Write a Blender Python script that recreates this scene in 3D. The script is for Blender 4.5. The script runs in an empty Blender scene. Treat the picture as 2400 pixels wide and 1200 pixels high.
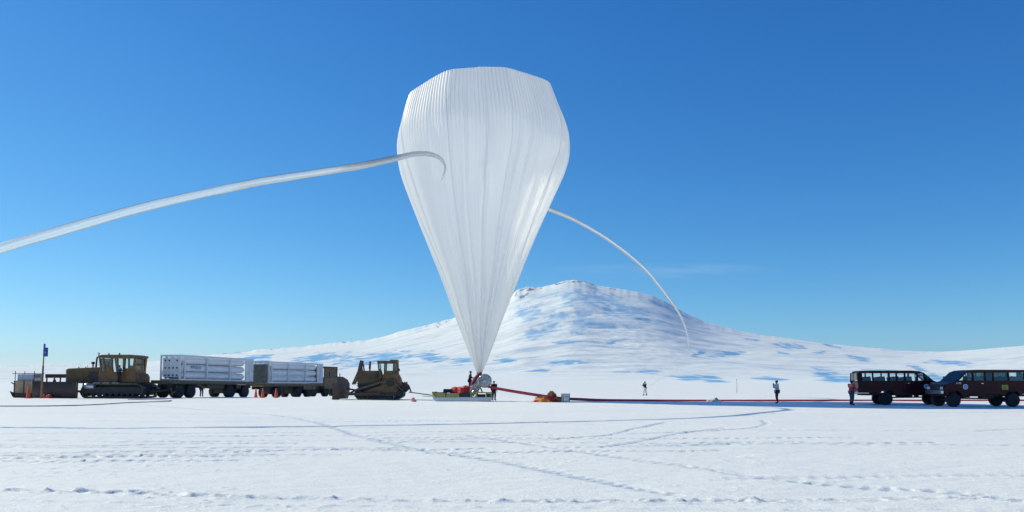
import bpy, bmesh, math, random
import numpy as np
from mathutils import Vector, Matrix

random.seed(7); rng = np.random.default_rng(11)
sc = bpy.context.scene
col = sc.collection
R = math.radians
# ------------------------------------------------------------------ camera
F = 1915.0; HOR = 894.0; EYE = 1.65; PITCH = R(4.0)
SH = HOR - 600 - F*math.tan(PITCH)
cd = bpy.data.cameras.new('camera'); cam = bpy.data.objects.new('camera', cd); col.objects.link(cam)
cam.location = (0, 0, EYE); cam.rotation_euler = (R(90)+PITCH, 0, 0)
cd.sensor_width = 36; cd.lens = 36*F/2400; cd.shift_y = SH/2400
cd.clip_start = 0.3; cd.clip_end = 80000
sc.camera = cam
cP, sP = math.cos(PITCH), math.sin(PITCH)
def ZD(py, D):
    """height of the point seen on picture row py at ground distance D"""
    k = (600+SH-py)/F
    return EYE + D*(k*cP+sP)/(cP-k*sP)
def P(px, py, D):
    z = ZD(py, D); dep = D*cP + (z-EYE)*sP
    return Vector(((px-1200)/F*dep, D, z))
def DG(py):
    k = (600+SH-py)/F
    return -EYE*(cP-k*sP)/(k*cP+sP)
def G(px, py): return P(px, py, DG(py))
# ------------------------------------------------------------------ world, sun, exposure
SUNV = Vector((-1.21, .545, 1.0)).normalized()
elev = math.asin(SUNV.z); azim = math.atan2(SUNV.x, SUNV.y)
w = bpy.data.worlds.new('World'); sc.world = w; w.use_nodes = True
nt = w.node_tree; nt.nodes.clear()
sky = nt.nodes.new('ShaderNodeTexSky'); sky.sky_type = 'NISHITA'; sky.sun_disc = False
sky.sun_elevation = elev; sky.sun_rotation = azim
sky.altitude = 1500; sky.air_density = 1.0; sky.dust_density = 0.3; sky.ozone_density = 1.0
bg = nt.nodes.new('ShaderNodeBackground'); bg.inputs['Strength'].default_value = 0.1
ow = nt.nodes.new('ShaderNodeOutputWorld')
sp_ = nt.nodes.new('ShaderNodeSeparateColor'); cb_ = nt.nodes.new('ShaderNodeCombineColor'); nt.links.new(sky.outputs[0], sp_.inputs[0])
for i_, (g_, k_) in enumerate([(1.56, .72), (1.06, .90), (.74, 1.10)]):      # colour response of the sky
    pw = nt.nodes.new('ShaderNodeMath'); pw.operation = 'POWER'; pw.inputs[1].default_value = g_
    ml = nt.nodes.new('ShaderNodeMath'); ml.operation = 'MULTIPLY'; ml.inputs[1].default_value = k_*(.1**g_)/.1
    nt.links.new(sp_.outputs[i_], pw.inputs[0]); nt.links.new(pw.outputs[0], ml.inputs[0]); nt.links.new(ml.outputs[0], cb_.inputs[i_])
# a faint thin cloud streak low over the far slopes, in sky directions
def wn(t, **k):
    q = nt.nodes.new(t)
    for a_, v_ in k.items(): setattr(q, a_, v_)
    return q
def wm(op, a_, b_=None, cl=False):
    q = wn('ShaderNodeMath', operation=op); q.use_clamp = cl
    for i_, v_ in enumerate((a_, b_)):
        if v_ is None: continue
        if isinstance(v_, (int, float)): q.inputs[i_].default_value = v_
        else: nt.links.new(v_, q.inputs[i_])
    return q.outputs[0]
wc_ = wn('ShaderNodeTexCoord'); sx_ = wn('ShaderNodeSeparateXYZ'); nt.links.new(wc_.outputs['Generated'], sx_.inputs[0])
yy_ = wm('MAXIMUM', sx_.outputs[1], .05); u_ = wm('DIVIDE', sx_.outputs[0], yy_); v_ = wm('DIVIDE', sx_.outputs[2], yy_)
cv_ = wn('ShaderNodeCombineXYZ'); nt.links.new(wm('MULTIPLY', u_, 9.), cv_.inputs[0]); nt.links.new(wm('MULTIPLY', wm('ADD', v_, wm('MULTIPLY', u_, .05)), 90.), cv_.inputs[1])
nz_ = wn('ShaderNodeTexNoise'); nz_.inputs['Scale'].default_value = 1; nz_.inputs['Detail'].default_value = 6; nt.links.new(cv_.outputs[0], nz_.inputs[0])
du_ = wm('DIVIDE', wm('SUBTRACT', u_, .19), .15); dv_ = wm('DIVIDE', wm('SUBTRACT', v_, .136), .011)
rr_ = wm('SUBTRACT', 1., wm('ADD', wm('MULTIPLY', du_, du_), wm('MULTIPLY', dv_, dv_)), True)
mk_ = wm('MULTIPLY', wm('MULTIPLY', rr_, wm('MULTIPLY', wm('SUBTRACT', nz_.outputs[0], .36, True), 2.4, True)), .24)
mx_ = wn('ShaderNodeMix', data_type='RGBA'); nt.links.new(mk_, mx_.inputs[0]); nt.links.new(cb_.outputs[0], mx_.inputs[6]); mx_.inputs[7].default_value = (6.2, 7.6, 9., 1)
nt.links.new(mx_.outputs[2], bg.inputs[0]); nt.links.new(bg.outputs[0], ow.inputs[0])
sd = bpy.data.lights.new('sun', 'SUN'); sd.energy = 4.4; sd.angle = R(.53); sd.color = (1, .92, .66)
sun = bpy.data.objects.new('sun', sd); col.objects.link(sun)
sun.rotation_euler = SUNV.to_track_quat('Z', 'Y').to_euler(); sun.location = SUNV*100
sc.view_settings.view_transform = 'Standard'; sc.view_settings.look = 'None'
sc.view_settings.exposure = 0.0; sc.view_settings.gamma = 1
try: sc.cycles.transparent_max_bounces = 16; sc.cycles.max_bounces = 24; sc.cycles.diffuse_bounces = 16; sc.cycles.transmission_bounces = 16; sc.cycles.glossy_bounces = 4
except Exception: pass
# ------------------------------------------------------------------ materials
def mat(name, c, rough=.6, metal=0, noise=0, nscale=3, c2=None, bump=0, bscale=20, coat=0, spec=.5):
    m = bpy.data.materials.new(name); m.use_nodes = True
    n = m.node_tree.nodes; l = m.node_tree.links; b = n['Principled BSDF']
    b.inputs['Base Color'].default_value = (*c, 1); b.inputs['Roughness'].default_value = rough
    b.inputs['Metallic'].default_value = metal; b.inputs['Coat Weight'].default_value = coat
    b.inputs['Specular IOR Level'].default_value = spec
    if noise or bump: tc = n.new('ShaderNodeTexCoord')
    if noise:
        t = n.new('ShaderNodeTexNoise'); t.inputs['Scale'].default_value = nscale; t.inputs['Detail'].default_value = 8
        t.inputs['Roughness'].default_value = .65
        r = n.new('ShaderNodeValToRGB'); r.color_ramp.elements[0].position = .5-.22; r.color_ramp.elements[1].position = .5+.22
        k = c2 or tuple(v*(1-noise) for v in c)
        r.color_ramp.elements[0].color = (*k, 1); r.color_ramp.elements[1].color = (*c, 1)
        l.new(tc.outputs['Object'], t.inputs[0]); l.new(t.outputs[0], r.inputs[0]); l.new(r.outputs[0], b.inputs['Base Color'])
    if bump:
        t = n.new('ShaderNodeTexNoise'); t.inputs['Scale'].default_value = bscale; t.inputs['Detail'].default_value = 5
        bp = n.new('ShaderNodeBump'); bp.inputs['Strength'].default_value = bump; bp.inputs['Distance'].default_value = .05
        l.new(tc.outputs['Object'], t.inputs[0]); l.new(t.outputs[0], bp.inputs['Height']); l.new(bp.outputs[0], b.inputs['Normal'])
    return m
M = {}
M['yellow'] = mat('worn_yellow_paint', (.24, .115, .028), .5, noise=1, c2=(.07, .036, .018), nscale=2.5)
M['yellow2'] = mat('oily_yellow_paint', (.16, .095, .022), .55, noise=1, c2=(.055, .035, .018), nscale=3)
M['olive'] = mat('faded_lime_paint', (.4, .37, .09), .6, noise=1, c2=(.24, .2, .06), nscale=4)
M['brown'] = mat('rusty_brown_steel', (.085, .05, .038), .65, noise=1, c2=(.035, .025, .025), nscale=1.6)
M['dark'] = mat('dark_grimy_steel', (.03, .028, .028), .6, noise=.5, nscale=5)
M['steel'] = mat('worn_bare_steel', (.32, .33, .34), .4, metal=.6, noise=.4, nscale=6)
M['track'] = mat('muddy_track_steel', (.17, .145, .125), .55, metal=.3, noise=.6, nscale=5)
M['rubber'] = mat('black_rubber', (.016, .016, .018), .8, bump=.3)
M['rim'] = mat('rim_paint', (.06, .06, .065), .4, metal=.4)
M['white'] = mat('white_enamel_paint', (.78, .79, .8), .4, noise=.18, nscale=1.3)
M['white2'] = mat('weathered_white_paint', (.72, .75, .78), .5, noise=.25, nscale=2)
M['maroon'] = mat('maroon_car_paint', (.052, .003, .008), .4, noise=.3, nscale=1.5, coat=.08, spec=.15)
M['chrome'] = mat('dull_chrome', (.5, .5, .52), .25, metal=1)
M['plastic_black'] = mat('black_plastic', (.02, .02, .022), .5)
M['orange'] = mat('cone_orange', (.75, .1, .03), .5)
M['red'] = mat('red_nylon', (.62, .035, .04), .65, noise=.35, nscale=5, bump=.5, bscale=12)
M['redtube'] = mat('red_ripstop', (.72, .06, .08), .55, noise=.3, nscale=2)
M['fabyel'] = mat('yellow_nylon', (.72, .27, .04), .6, noise=.3, nscale=6)
M['maroon_strap'] = mat('maroon_webbing', (.2, .02, .05), .7)
M['pink'] = mat('pink_rubber', (.85, .3, .32), .5)
M['blue'] = mat('blue_flag_cloth', (.015, .09, .42), .6)
M['wood'] = mat('weathered_wood', (.3, .17, .1), .8, noise=.4, nscale=5)
M['alu'] = mat('brushed_aluminium', (.55, .57, .6), .35, metal=.7, noise=.2, nscale=8)
M['seat'] = mat('dark_seat_cloth', (.03, .035, .045), .9)
M['lampred'] = mat('red_lens', (.5, .02, .02), .2)
M['lampclear'] = mat('clear_lens', (.75, .72, .68), .15)
M['green_ink'] = mat('teal_ink', (.02, .16, .14), .5)
M['ink_white'] = mat('white_ink', (.75, .75, .75), .5)
M['ink_blue'] = mat('pale_blue_ink', (.2, .32, .62), .5)
M['ink_yellow'] = mat('yellow_ink', (.5, .38, .03), .5)
M['creamcloth'] = mat('cream_cloth', (.72, .68, .55), .85, noise=.3, nscale=4, bump=.6, bscale=8)
M['skin'] = mat('skin', (.42, .24, .17), .5)
M['c_navy'] = mat('navy_parka', (.012, .016, .04), .85, bump=.4, bscale=15)
M['c_black'] = mat('black_cloth', (.014, .014, .018), .85, bump=.4, bscale=15)
M['c_red'] = mat('red_parka', (.55, .03, .05), .8, bump=.4, bscale=15)
M['c_white'] = mat('pale_parka', (.62, .58, .58), .8, bump=.4, bscale=15)
M['c_brown'] = mat('brown_trousers', (.065, .035, .03), .85)
M['c_blue'] = mat('blue_coverall', (.02, .05, .14), .85, bump=.4)
M['c_gray'] = mat('grey_blue_trousers', (.05, .07, .11), .85)
M['c_tan'] = mat('tan_hood', (.35, .2, .12), .9)

def glassmat(name, tint=(.75, .88, .9), mixf=.12):
    m = bpy.data.materials.new(name); m.use_nodes = True
    n = m.node_tree.nodes; l = m.node_tree.links; n.clear()
    o = n.new('ShaderNodeOutputMaterial'); mx = n.new('ShaderNodeMixShader'); tr = n.new('ShaderNodeBsdfTransparent')
    gl = n.new('ShaderNodeBsdfGlossy'); gl.inputs['Roughness'].default_value = .03
    fr = n.new('ShaderNodeFresnel'); fr.inputs[0].default_value = 1.5
    ad = n.new('ShaderNodeMath'); ad.operation = 'ADD'; ad.inputs[1].default_value = mixf; ad.use_clamp = True
    tr.inputs[0].default_value = (*tint, 1)
    l.new(fr.outputs[0], ad.inputs[0]); l.new(ad.outputs[0], mx.inputs[0]); l.new(tr.outputs[0], mx.inputs[1]); l.new(gl.outputs[0], mx.inputs[2]); l.new(mx.outputs[0], o.inputs[0])
    return m
M['glass'] = glassmat('tinted_glass', (.94, .985, .985), .02)
M['glassdark'] = glassmat('dark_tinted_glass', (.22, .32, .3), .05)

def film(name, trans, transp, gloss, tint=(.93, .94, .95), rough=.22, seams=False):
    m = bpy.data.materials.new(name); m.use_nodes = True
    n = m.node_tree.nodes; l = m.node_tree.links; n.clear()
    o = n.new('ShaderNodeOutputMaterial')
    d = n.new('ShaderNodeBsdfDiffuse'); t = n.new('ShaderNodeBsdfTranslucent'); x = n.new('ShaderNodeBsdfTransparent')
    g = n.new('ShaderNodeBsdfGlossy'); g.inputs['Roughness'].default_value = rough
    for q in (d, t): q.inputs['Color'].default_value = (*tint, 1)
    if seams:                                   # doubled film and tape along the gore seams lets less light through; shade of folds and creases painted in too
        at = n.new('ShaderNodeAttribute'); at.attribute_name = 'seam_shade'; mc = n.new('ShaderNodeMix'); mc.data_type = 'RGBA'
        mc.inputs[6].default_value = (*tint, 1); mc.inputs[7].default_value = (.7, .74, .78, 1); l.new(at.outputs['Fac'], mc.inputs[0])
        for q in (d, t): l.new(mc.outputs[2], q.inputs['Color'])
    m1 = n.new('ShaderNodeMixShader'); m1.inputs[0].default_value = trans
    m2 = n.new('ShaderNodeMixShader'); m2.inputs[0].default_value = transp
    m3 = n.new('ShaderNodeMixShader')
    fr = n.new('ShaderNodeFresnel'); fr.inputs[0].default_value = 1.45
    mu = n.new('ShaderNodeMath'); mu.operation = 'MULTIPLY'; mu.inputs[1].default_value = gloss; mu.use_clamp = True
    l.new(fr.outputs[0], mu.inputs[0]); l.new(mu.outputs[0], m3.inputs[0])
    l.new(d.outputs[0], m1.inputs[1]); l.new(t.outputs[0], m1.inputs[2])
    l.new(m1.outputs[0], m2.inputs[1]); l.new(x.outputs[0], m2.inputs[2])
    l.new(m2.outputs[0], m3.inputs[1]); l.new(g.outputs[0], m3.inputs[2]); l.new(m3.outputs[0], o.inputs[0])
    return m
M['film'] = film('balloon_film', .58, .2, .5, (.995, .995, .985), .4, True)
M['tape'] = film('load_tape_film', .5, .0, .6, (.95, .95, .95))
M['tubefilm'] = film('tube_film', .55, .5, 1.8, (.86, .95, 1), .25)
M['tubefilm_thin'] = film('thin_tube_film', .5, .6, 1.2, (.88, .95, 1), .3)
M['cleardrum'] = film('clear_plastic_wrap', .4, .2, 2.5, (.6, .62, .66), .15)
# ------------------------------------------------------------------ mesh builder
class MB:
    def __init__(s): s.v = []; s.f = []; s.marks = []
    def add(s, vs, fs):
        o = len(s.v); s.marks.append((o, len(s.f))); s.v += [tuple(v) for v in vs]; s.f += [tuple(i+o for i in f) for f in fs]; return s
    def box(s, x0, x1, y0, y1, z0, z1, T=None):
        vs = [Vector((x, y, z)) for x in (x0, x1) for y in (y0, y1) for z in (z0, z1)]
        if T: vs = [T @ v for v in vs]
        return s.add(vs, [(0, 1, 3, 2), (4, 6, 7, 5), (0, 4, 5, 1), (2, 3, 7, 6), (0, 2, 6, 4), (1, 5, 7, 3)])
    def prism(s, pts, y0, y1, inset=None):
        """side outline pts (x,z) extruded along y; inset shrinks the two ends a little (rounded shoulders)"""
        n = len(pts)
        if inset:
            cx = sum(p[0] for p in pts)/n; cz = sum(p[1] for p in pts)/n
            def sh(p, k): 
                dx, dz = p[0]-cx, p[1]-cz; L = math.hypot(dx, dz) or 1
                return (p[0]-dx/L*k, p[1]-dz/L*k)
            rings = [(y0, inset), (y0+inset*(1 if y1 > y0 else -1), 0), (y1-inset*(1 if y1 > y0 else -1), 0), (y1, inset)]
        else: rings = [(y0, 0), (y1, 0)]
        vs = []
        for y, k in rings:
            for p in pts:
                q = sh(p, k) if (inset and k) else p
                vs.append((q[0], y, q[1]))
        fs = [tuple(range(n)), tuple(reversed(range((len(rings)-1)*n, len(rings)*n)))]
        for r in range(len(rings)-1):
            for i in range(n):
                j = (i+1) % n
                fs.append((r*n+i, (r+1)*n+i, (r+1)*n+j, r*n+j))
        return s.add(vs, fs)
    def tube(s, pts, rad, n=8, cap=True):
        pts = [Vector(p) for p in pts]; m = len(pts)
        rr = rad if isinstance(rad, (list, tuple)) else [rad]*m
        vs = []; up = None
        for i, p in enumerate(pts):
            t = (pts[min(i+1, m-1)]-pts[max(i-1, 0)]).normalized()
            if up is None: up = Vector((0, 0, 1)) if abs(t.z) < .9 else Vector((1, 0, 0))
            a = (up - t*up.dot(t)).normalized(); b = t.cross(a); up = a
            for k in range(n):
                c = 2*math.pi*k/n; vs.append(p + (a*math.cos(c)+b*math.sin(c))*rr[i])
        fs = [(i*n+k, i*n+(k+1) % n, (i+1)*n+(k+1) % n, (i+1)*n+k) for i in range(m-1) for k in range(n)]
        if cap: fs += [tuple(reversed(range(n))), tuple(range((m-1)*n, m*n))]
        return s.add(vs, fs)
    def lathe(s, prof, axis='z', c=(0, 0, 0), n=24):
        """prof = [(radius, along)]"""
        vs = []; c = Vector(c)
        for r, h in prof:
            for k in range(n):
                a = 2*math.pi*k/n; u, v = r*math.cos(a), r*math.sin(a)
                vs.append(c + Vector({'z': (u, v, h), 'y': (u, h, v), 'x': (h, u, v)}[axis]))
        m = len(prof)
        fs = [(i*n+k, i*n+(k+1) % n, (i+1)*n+(k+1) % n, (i+1)*n+k) for i in range(m-1) for k in range(n)]
        fs += [tuple(reversed(range(n))), tuple(range((m-1)*n, m*n))]
        return s.add(vs, fs)
    def beam(s, a, b, wd, ht=None):
        a = Vector(a); b = Vector(b); ht = ht or wd; t = (b-a); L = t.length
        q = t.to_track_quat('X', 'Z').to_matrix().to_4x4(); T = Matrix.Translation(a) @ q
        return s.box(0, L, -wd/2, wd/2, -ht/2, ht/2, T)
    def build(s, name, m, parent=None, smooth=False, bevel=0):
        me = bpy.data.meshes.new(name); me.from_pydata(s.v, [], s.f)
        bm = bmesh.new(); bm.from_mesh(me); bmesh.ops.recalc_face_normals(bm, faces=bm.faces); bm.to_mesh(me); bm.free()
        if m: me.materials.append(m)
        if smooth:
            me.polygons.foreach_set('use_smooth', [True]*len(me.polygons))
        o = bpy.data.objects.new(name, me); col.objects.link(o)
        if parent: o.parent = parent
        if bevel:
            b = o.modifiers.new('bevel', 'BEVEL'); b.width = bevel; b.segments = 2; b.limit_method = 'ANGLE'; b.angle_limit = R(40)
        return o
def _each(s, name, m, parent=None, smooth=False, bevel=0):
    out = []; mk = s.marks+[(len(s.v), len(s.f))]
    for (v0, f0), (v1, f1) in zip(mk[:-1], mk[1:]):
        q = MB(); q.v = s.v[v0:v1]; q.f = [tuple(i-v0 for i in f) for f in s.f[f0:f1]]; out.append(q.build(name, m, parent, smooth, bevel))
    return out
MB.each = _each
def tag(o, label=None, cat=None, group=None, kind=None):
    if label: o['label'] = label
    if cat: o['category'] = cat
    if group: o['group'] = group
    if kind: o['kind'] = kind
    return o
def thing(name, label, cat, loc, rz=0, group=None):
    o = bpy.data.objects.new(name, None); o.empty_display_size = .3; col.objects.link(o)
    o.location = loc; o.rotation_euler = (0, 0, rz); return tag(o, label, cat, group)
def text(s, size, name, m, parent, loc, rot, shear=0, depth=.004):
    cu = bpy.data.curves.new(name, 'FONT'); cu.body = s; cu.size = size; cu.extrude = depth; cu.align_x = 'CENTER'; cu.align_y = 'CENTER'; cu.shear = shear; cu.offset = size*.012
    t = bpy.data.objects.new(name, cu); col.objects.link(t); bpy.context.view_layer.update()
    me = bpy.data.meshes.new_from_object(t.evaluated_get(bpy.context.evaluated_depsgraph_get()))
    bpy.data.objects.remove(t); me.materials.clear(); me.materials.append(m)
    o = bpy.data.objects.new(name, me); col.objects.link(o); o.parent = parent; o.location = loc; o.rotation_euler = rot
    return o
def copy_tree(o, parent=None):
    c = o.copy(); col.objects.link(c); c.parent = parent
    for ch in [x for x in bpy.data.objects if x.parent == o]: copy_tree(ch, c)
    return c
def smooth_path(pts, k=8):
    """catmull-rom through tuples"""
    A = [np.array(p, float) for p in pts]; A = [2*A[0]-A[1]]+A+[2*A[-1]-A[-2]]; out = []
    for i in range(1, len(A)-2):
        for j in range(k):
            t = j/k; a, b, c, d = A[i-1:i+3]
            out.append(.5*((2*b)+(c-a)*t+(2*a-5*b+4*c-d)*t*t+(3*b-a-3*c+d)*t**3))
    out.append(A[-2]); return out
# ------------------------------------------------------------------ numpy noise
def vnoise(x, y, seed=0):
    xi = np.floor(x).astype(np.int64); yi = np.floor(y).astype(np.int64); xf = x-xi; yf = y-yi
    u = xf*xf*(3-2*xf); v = yf*yf*(3-2*yf)
    def h(a, b):
        n = (a*374761393 + b*668265263 + seed*982451653) & 0xffffffff
        n = ((n ^ (n >> 13))*1274126177) & 0xffffffff
        return ((n ^ (n >> 16)) & 0xffff)/65535.0
    return (h(xi, yi)*(1-u)+h(xi+1, yi)*u)*(1-v)+(h(xi, yi+1)*(1-u)+h(xi+1, yi+1)*u)*v
def fbm(x, y, o=4, seed=0, g=.5):
    s = 0; a = 1; t = 0
    for i in range(o):
        s = s+a*(vnoise(x*2**i+i*17.3, y*2**i-i*9.1, seed+i)-.5); t += a; a *= g
    return s/t*2
def sstep(a, b, x):
    t = np.clip((x-a)/(b-a), 0, 1); return t*t*(3-2*t)
def dipz(x, y):
    return -.5*sstep(85, 110, y)*(1-sstep(160, 240, y))*np.exp(-((x+25)/15.)**2)
def gz(x, y): return float(dipz(np.float64(x), np.float64(y)))
def fast_mesh(name, X, Y, Z, smooth=True):
    r, c = X.shape
    me = bpy.data.meshes.new(name); co = np.stack([X, Y, Z], -1).reshape(-1, 3).astype(np.float32)
    me.vertices.add(len(co)); me.vertices.foreach_set('co', co.ravel())
    i = np.arange((r-1)*c).reshape(r-1, c)[:, :-1].ravel()
    q = np.stack([i, i+1, i+c+1, i+c], -1).astype(np.int32)
    me.loops.add(q.size); me.loops.foreach_set('vertex_index', q.ravel())
    me.polygons.add(len(q)); me.polygons.foreach_set('loop_start', np.arange(0, q.size, 4, dtype=np.int32))
    me.polygons.foreach_set('use_smooth', np.ones(len(q), bool))
    me.update(calc_edges=True); return me
# ------------------------------------------------------------------ ground
def snow_ground():
    xs = [0]; 
    while xs[-1] < 30000:
        x = xs[-1]; xs.append(x+(.035 if x < 8 else .0065*(x-8)+.035 if x < 70 else .08*x))
    xs = np.array(xs); xs = np.concatenate([-xs[:0:-1], xs])
    ys = [-400., -100, -30, -8, 0, 5, 8.]
    while ys[-1] < 30000:
        y = ys[-1]; ys.append(y+(.03 if y < 12.5 else max(.03, .0042*y) if y < 130 else .06*y))
    ys = np.array(ys); X, Y = np.meshgrid(xs, ys)
    Z = dipz(X, Y)
    near = np.clip(1-(Y-90)/60, 0, 1)*(Y > 3)
    Z = Z + near*(.05*fbm(X/9, Y/6, 3, 3) + .012*fbm(X/1.3, Y/.7, 3, 8))
    fine = np.clip(1-(Y-25)/30, 0, 1)*(Y > 5)
    # clods
    c = vnoise(X/.11, Y/.11, 21); msk = sstep(.1, .5, fbm(X/2.5, Y/1.6, 3, 31)+.12)
    Z = Z + fine*.06*np.clip(c-.8, 0, 1)*5*.35*(msk*.9+.25)
    c = vnoise(X/.2, Y/.16, 27); Z = Z + np.clip(1-(Y-60)/40, 0, 1)*(Y > 5)*.05*np.clip(c-.86, 0, 1)*5*.35*msk
    TR = np.zeros_like(Z)
    def line(pts, wd, dep, dash=0, rim=.5, jit=.1, seed=0, lump=0):
        nonlocal Z
        Q = [np.array(G(*p)[:2]) for p in pts]; Q = [np.array(q) for q in smooth_path(Q, 5)]
        s0 = 0
        for a, b in zip(Q[:-1], Q[1:]):
            L = np.linalg.norm(b-a); 
            if L < 1e-6: continue
            mg = wd*3+.3
            i0, i1 = np.searchsorted(ys, [min(a[1], b[1])-mg, max(a[1], b[1])+mg]); j0, j1 = np.searchsorted(xs, [min(a[0], b[0])-mg, max(a[0], b[0])+mg])
            if i1 <= i0 or j1 <= j0: s0 += L; continue
            x = X[i0:i1, j0:j1]; y = Y[i0:i1, j0:j1]; t = (b-a)/L
            s = (x-a[0])*t[0]+(y-a[1])*t[1]; d = (x-a[0])*-t[1]+(y-a[1])*t[0]
            d = d + jit*fbm(x/1.7, y/1.7, 2, seed)*wd*2
            ok = (s >= 0) & (s < L)
            st = s+s0
            amp = np.ones_like(s)
            if dash: amp = .62+.38*np.sin(st*2*np.pi/dash)*sstep(0, .4, vnoise(st/1.1, d*0, seed))
            amp = amp*(.55+.9*vnoise(st/2.3+seed*7, d*0, seed+5))
            pr = -dep*np.exp(-(d/(wd*.5))**2)+dep*rim*np.exp(-((np.abs(d)-wd*.95)/(wd*.35))**2)
            if lump: 
                pr = pr*.5+lump*np.clip(fbm(x/.16, y/.1, 3, seed+2)+.2*np.sin(st*2*np.pi/.5+seed)+.12, 0, 1)*np.exp(-(d/(wd*1.0))**2)
            rg = np.exp(-(d/(wd*.62))**4); pr = pr*amp + rg*dep*.55*fbm(x/.13, y/.13, 2, seed+9)
            Z[i0:i1, j0:j1] += np.where(ok, pr, 0); s0 += L
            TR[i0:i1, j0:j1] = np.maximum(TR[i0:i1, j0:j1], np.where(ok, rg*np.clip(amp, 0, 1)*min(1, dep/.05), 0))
    line([(-60, 1150), (250, 1154), (420, 1160), (700, 1166), (900, 1168), (1300, 1170), (1700, 1170), (2000, 1171), (2200, 1166), (2320, 1168), (2460, 1180)], .17, .03, 0, .5, .3, 1, lump=.08)
    line([(-60, 1172), (500, 1180), (1000, 1184), (1700, 1190), (2460, 1196)], .12, .01, .5, .4, .5, 2, lump=.03)
    line([(1100, 1022), (1200, 1035), (1340, 1055), (1500, 1080), (1620, 1095), (1800, 1120), (2050, 1142), (2200, 1150), (2400, 1172)], .3, .05, .3, .0, .12, 3)
    line([(1230, 1094), (1400, 1125), (1530, 1148), (1600, 1158)], .28, .04, .3, .0, .15, 4)
    line([(300, 946), (500, 962), (640, 972), (740, 990), (860, 1026), (950, 1045), (1080, 1068), (1230, 1094)], .34, .04, .5, .0, .15, 5)
    k = 6
    for y0, y1, x0, x1, dp in [(1018, 1012, 0, 1200, .035), (1048, 1050, -60, 1000, .04), (1062, 1052, -60, 1150, .05), (1068, 1064, -60, 700, .05), (1083, 1078, -60, 560, .055),
                           (1027, 1029, 900, 2000, .035), (1037, 1040, 900, 2200, .035), (1050, 1040, 1300, 1900, .035), (988, 988, 200, 1100, .03), (976, 992, 300, 1400, .03),
                           (1010, 1006, 1700, 2460, .03), (1062, 1058, 1000, 1700, .03), (1004, 1000, -60, 900, .03), (1057, 1049, 200, 1000, .045), (1074, 1066, -60, 800, .045), (1044, 1040, -60, 700, .035), (1033, 1036, -60, 500, .03), (957, 960, 500, 1200, .03), (1022, 1020, 400, 1300, .03), (1120, 1114, 1700, 2460, .02), (1042, 1046, 1500, 2460, .02), (1035, 1030, 300, 1300, .03), (966, 970, -60, 600, .04), (970, 966, 1500, 2460, .03)]:
        n = 6; pts = [(x0+(x1-x0)*i/n, y0+(y1-y0)*i/n+random.uniform(-1.5, 1.5)) for i in range(n+1)]
        line(pts, random.uniform(.2, .32), dp*1.5, random.choice([.3, .45, .7]), .35, .15, k); k += 1
    for pts in ([(1785, 983), (1796, 992), (1770, 1003), (1650, 1012), (1480, 1018)], [(1560, 990), (1500, 1002), (1440, 1018), (1300, 1030)],
                [(2290, 1012), (2360, 1006), (2460, 1000)], [(1700, 1004), (1600, 1016), (1500, 1036), (1400, 1050)]):
        line(pts, .24, .05, .4, .2, .1, k); k += 1
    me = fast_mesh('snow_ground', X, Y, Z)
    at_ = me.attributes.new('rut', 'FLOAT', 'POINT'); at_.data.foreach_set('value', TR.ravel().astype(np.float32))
    o = bpy.data.objects.new('snow_ground', me); col.objects.link(o)
    m = bpy.data.materials.new('packed_snow'); m.use_nodes = True; n = m.node_tree.nodes; l = m.node_tree.links; b = n['Principled BSDF']
    b.inputs['Roughness'].default_value = .55; b.inputs['Specular IOR Level'].default_value = .35
    tc = n.new('ShaderNodeTexCoord')
    def nz(scale, det, sx=1, sy=1):
        mp = n.new('ShaderNodeMapping'); mp.inputs['Scale'].default_value = (sx, sy, 1)
        t = n.new('ShaderNodeTexNoise'); t.inputs['Scale'].default_value = scale; t.inputs['Detail'].default_value = det; t.inputs['Roughness'].default_value = .6
        l.new(tc.outputs['Object'], mp.inputs[0]); l.new(mp.outputs[0], t.inputs[0]); return t
    a = nz(.12, 6, 1, 1.6)
    r = n.new('ShaderNodeValToRGB'); r.color_ramp.elements[0].position = .35; r.color_ramp.elements[1].position = .65
    r.color_ramp.elements[0].color = (.84, .87, .84, 1); r.color_ramp.elements[1].color = (.89, .905, .87, 1)
    l.new(a.outputs[0], r.inputs[0])
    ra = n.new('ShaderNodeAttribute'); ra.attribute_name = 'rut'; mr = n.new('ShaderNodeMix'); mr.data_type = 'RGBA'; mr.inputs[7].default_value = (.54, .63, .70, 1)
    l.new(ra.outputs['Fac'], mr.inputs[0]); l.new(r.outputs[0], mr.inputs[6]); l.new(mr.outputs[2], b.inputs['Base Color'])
    b1 = n.new('ShaderNodeBump'); b1.inputs['Strength'].default_value = .5; b1.inputs['Distance'].default_value = .03
    b2 = n.new('ShaderNodeBump'); b2.inputs['Strength'].default_value = .5; b2.inputs['Distance'].default_value = .12
    l.new(nz(22, 5).outputs[0], b1.inputs['Height']); l.new(nz(2.2, 5, .6, 1.4).outputs[0], b2.inputs['Height'])
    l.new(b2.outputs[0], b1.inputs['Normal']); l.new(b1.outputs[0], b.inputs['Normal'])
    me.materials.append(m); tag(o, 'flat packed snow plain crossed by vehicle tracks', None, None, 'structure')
snow_ground()
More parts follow.
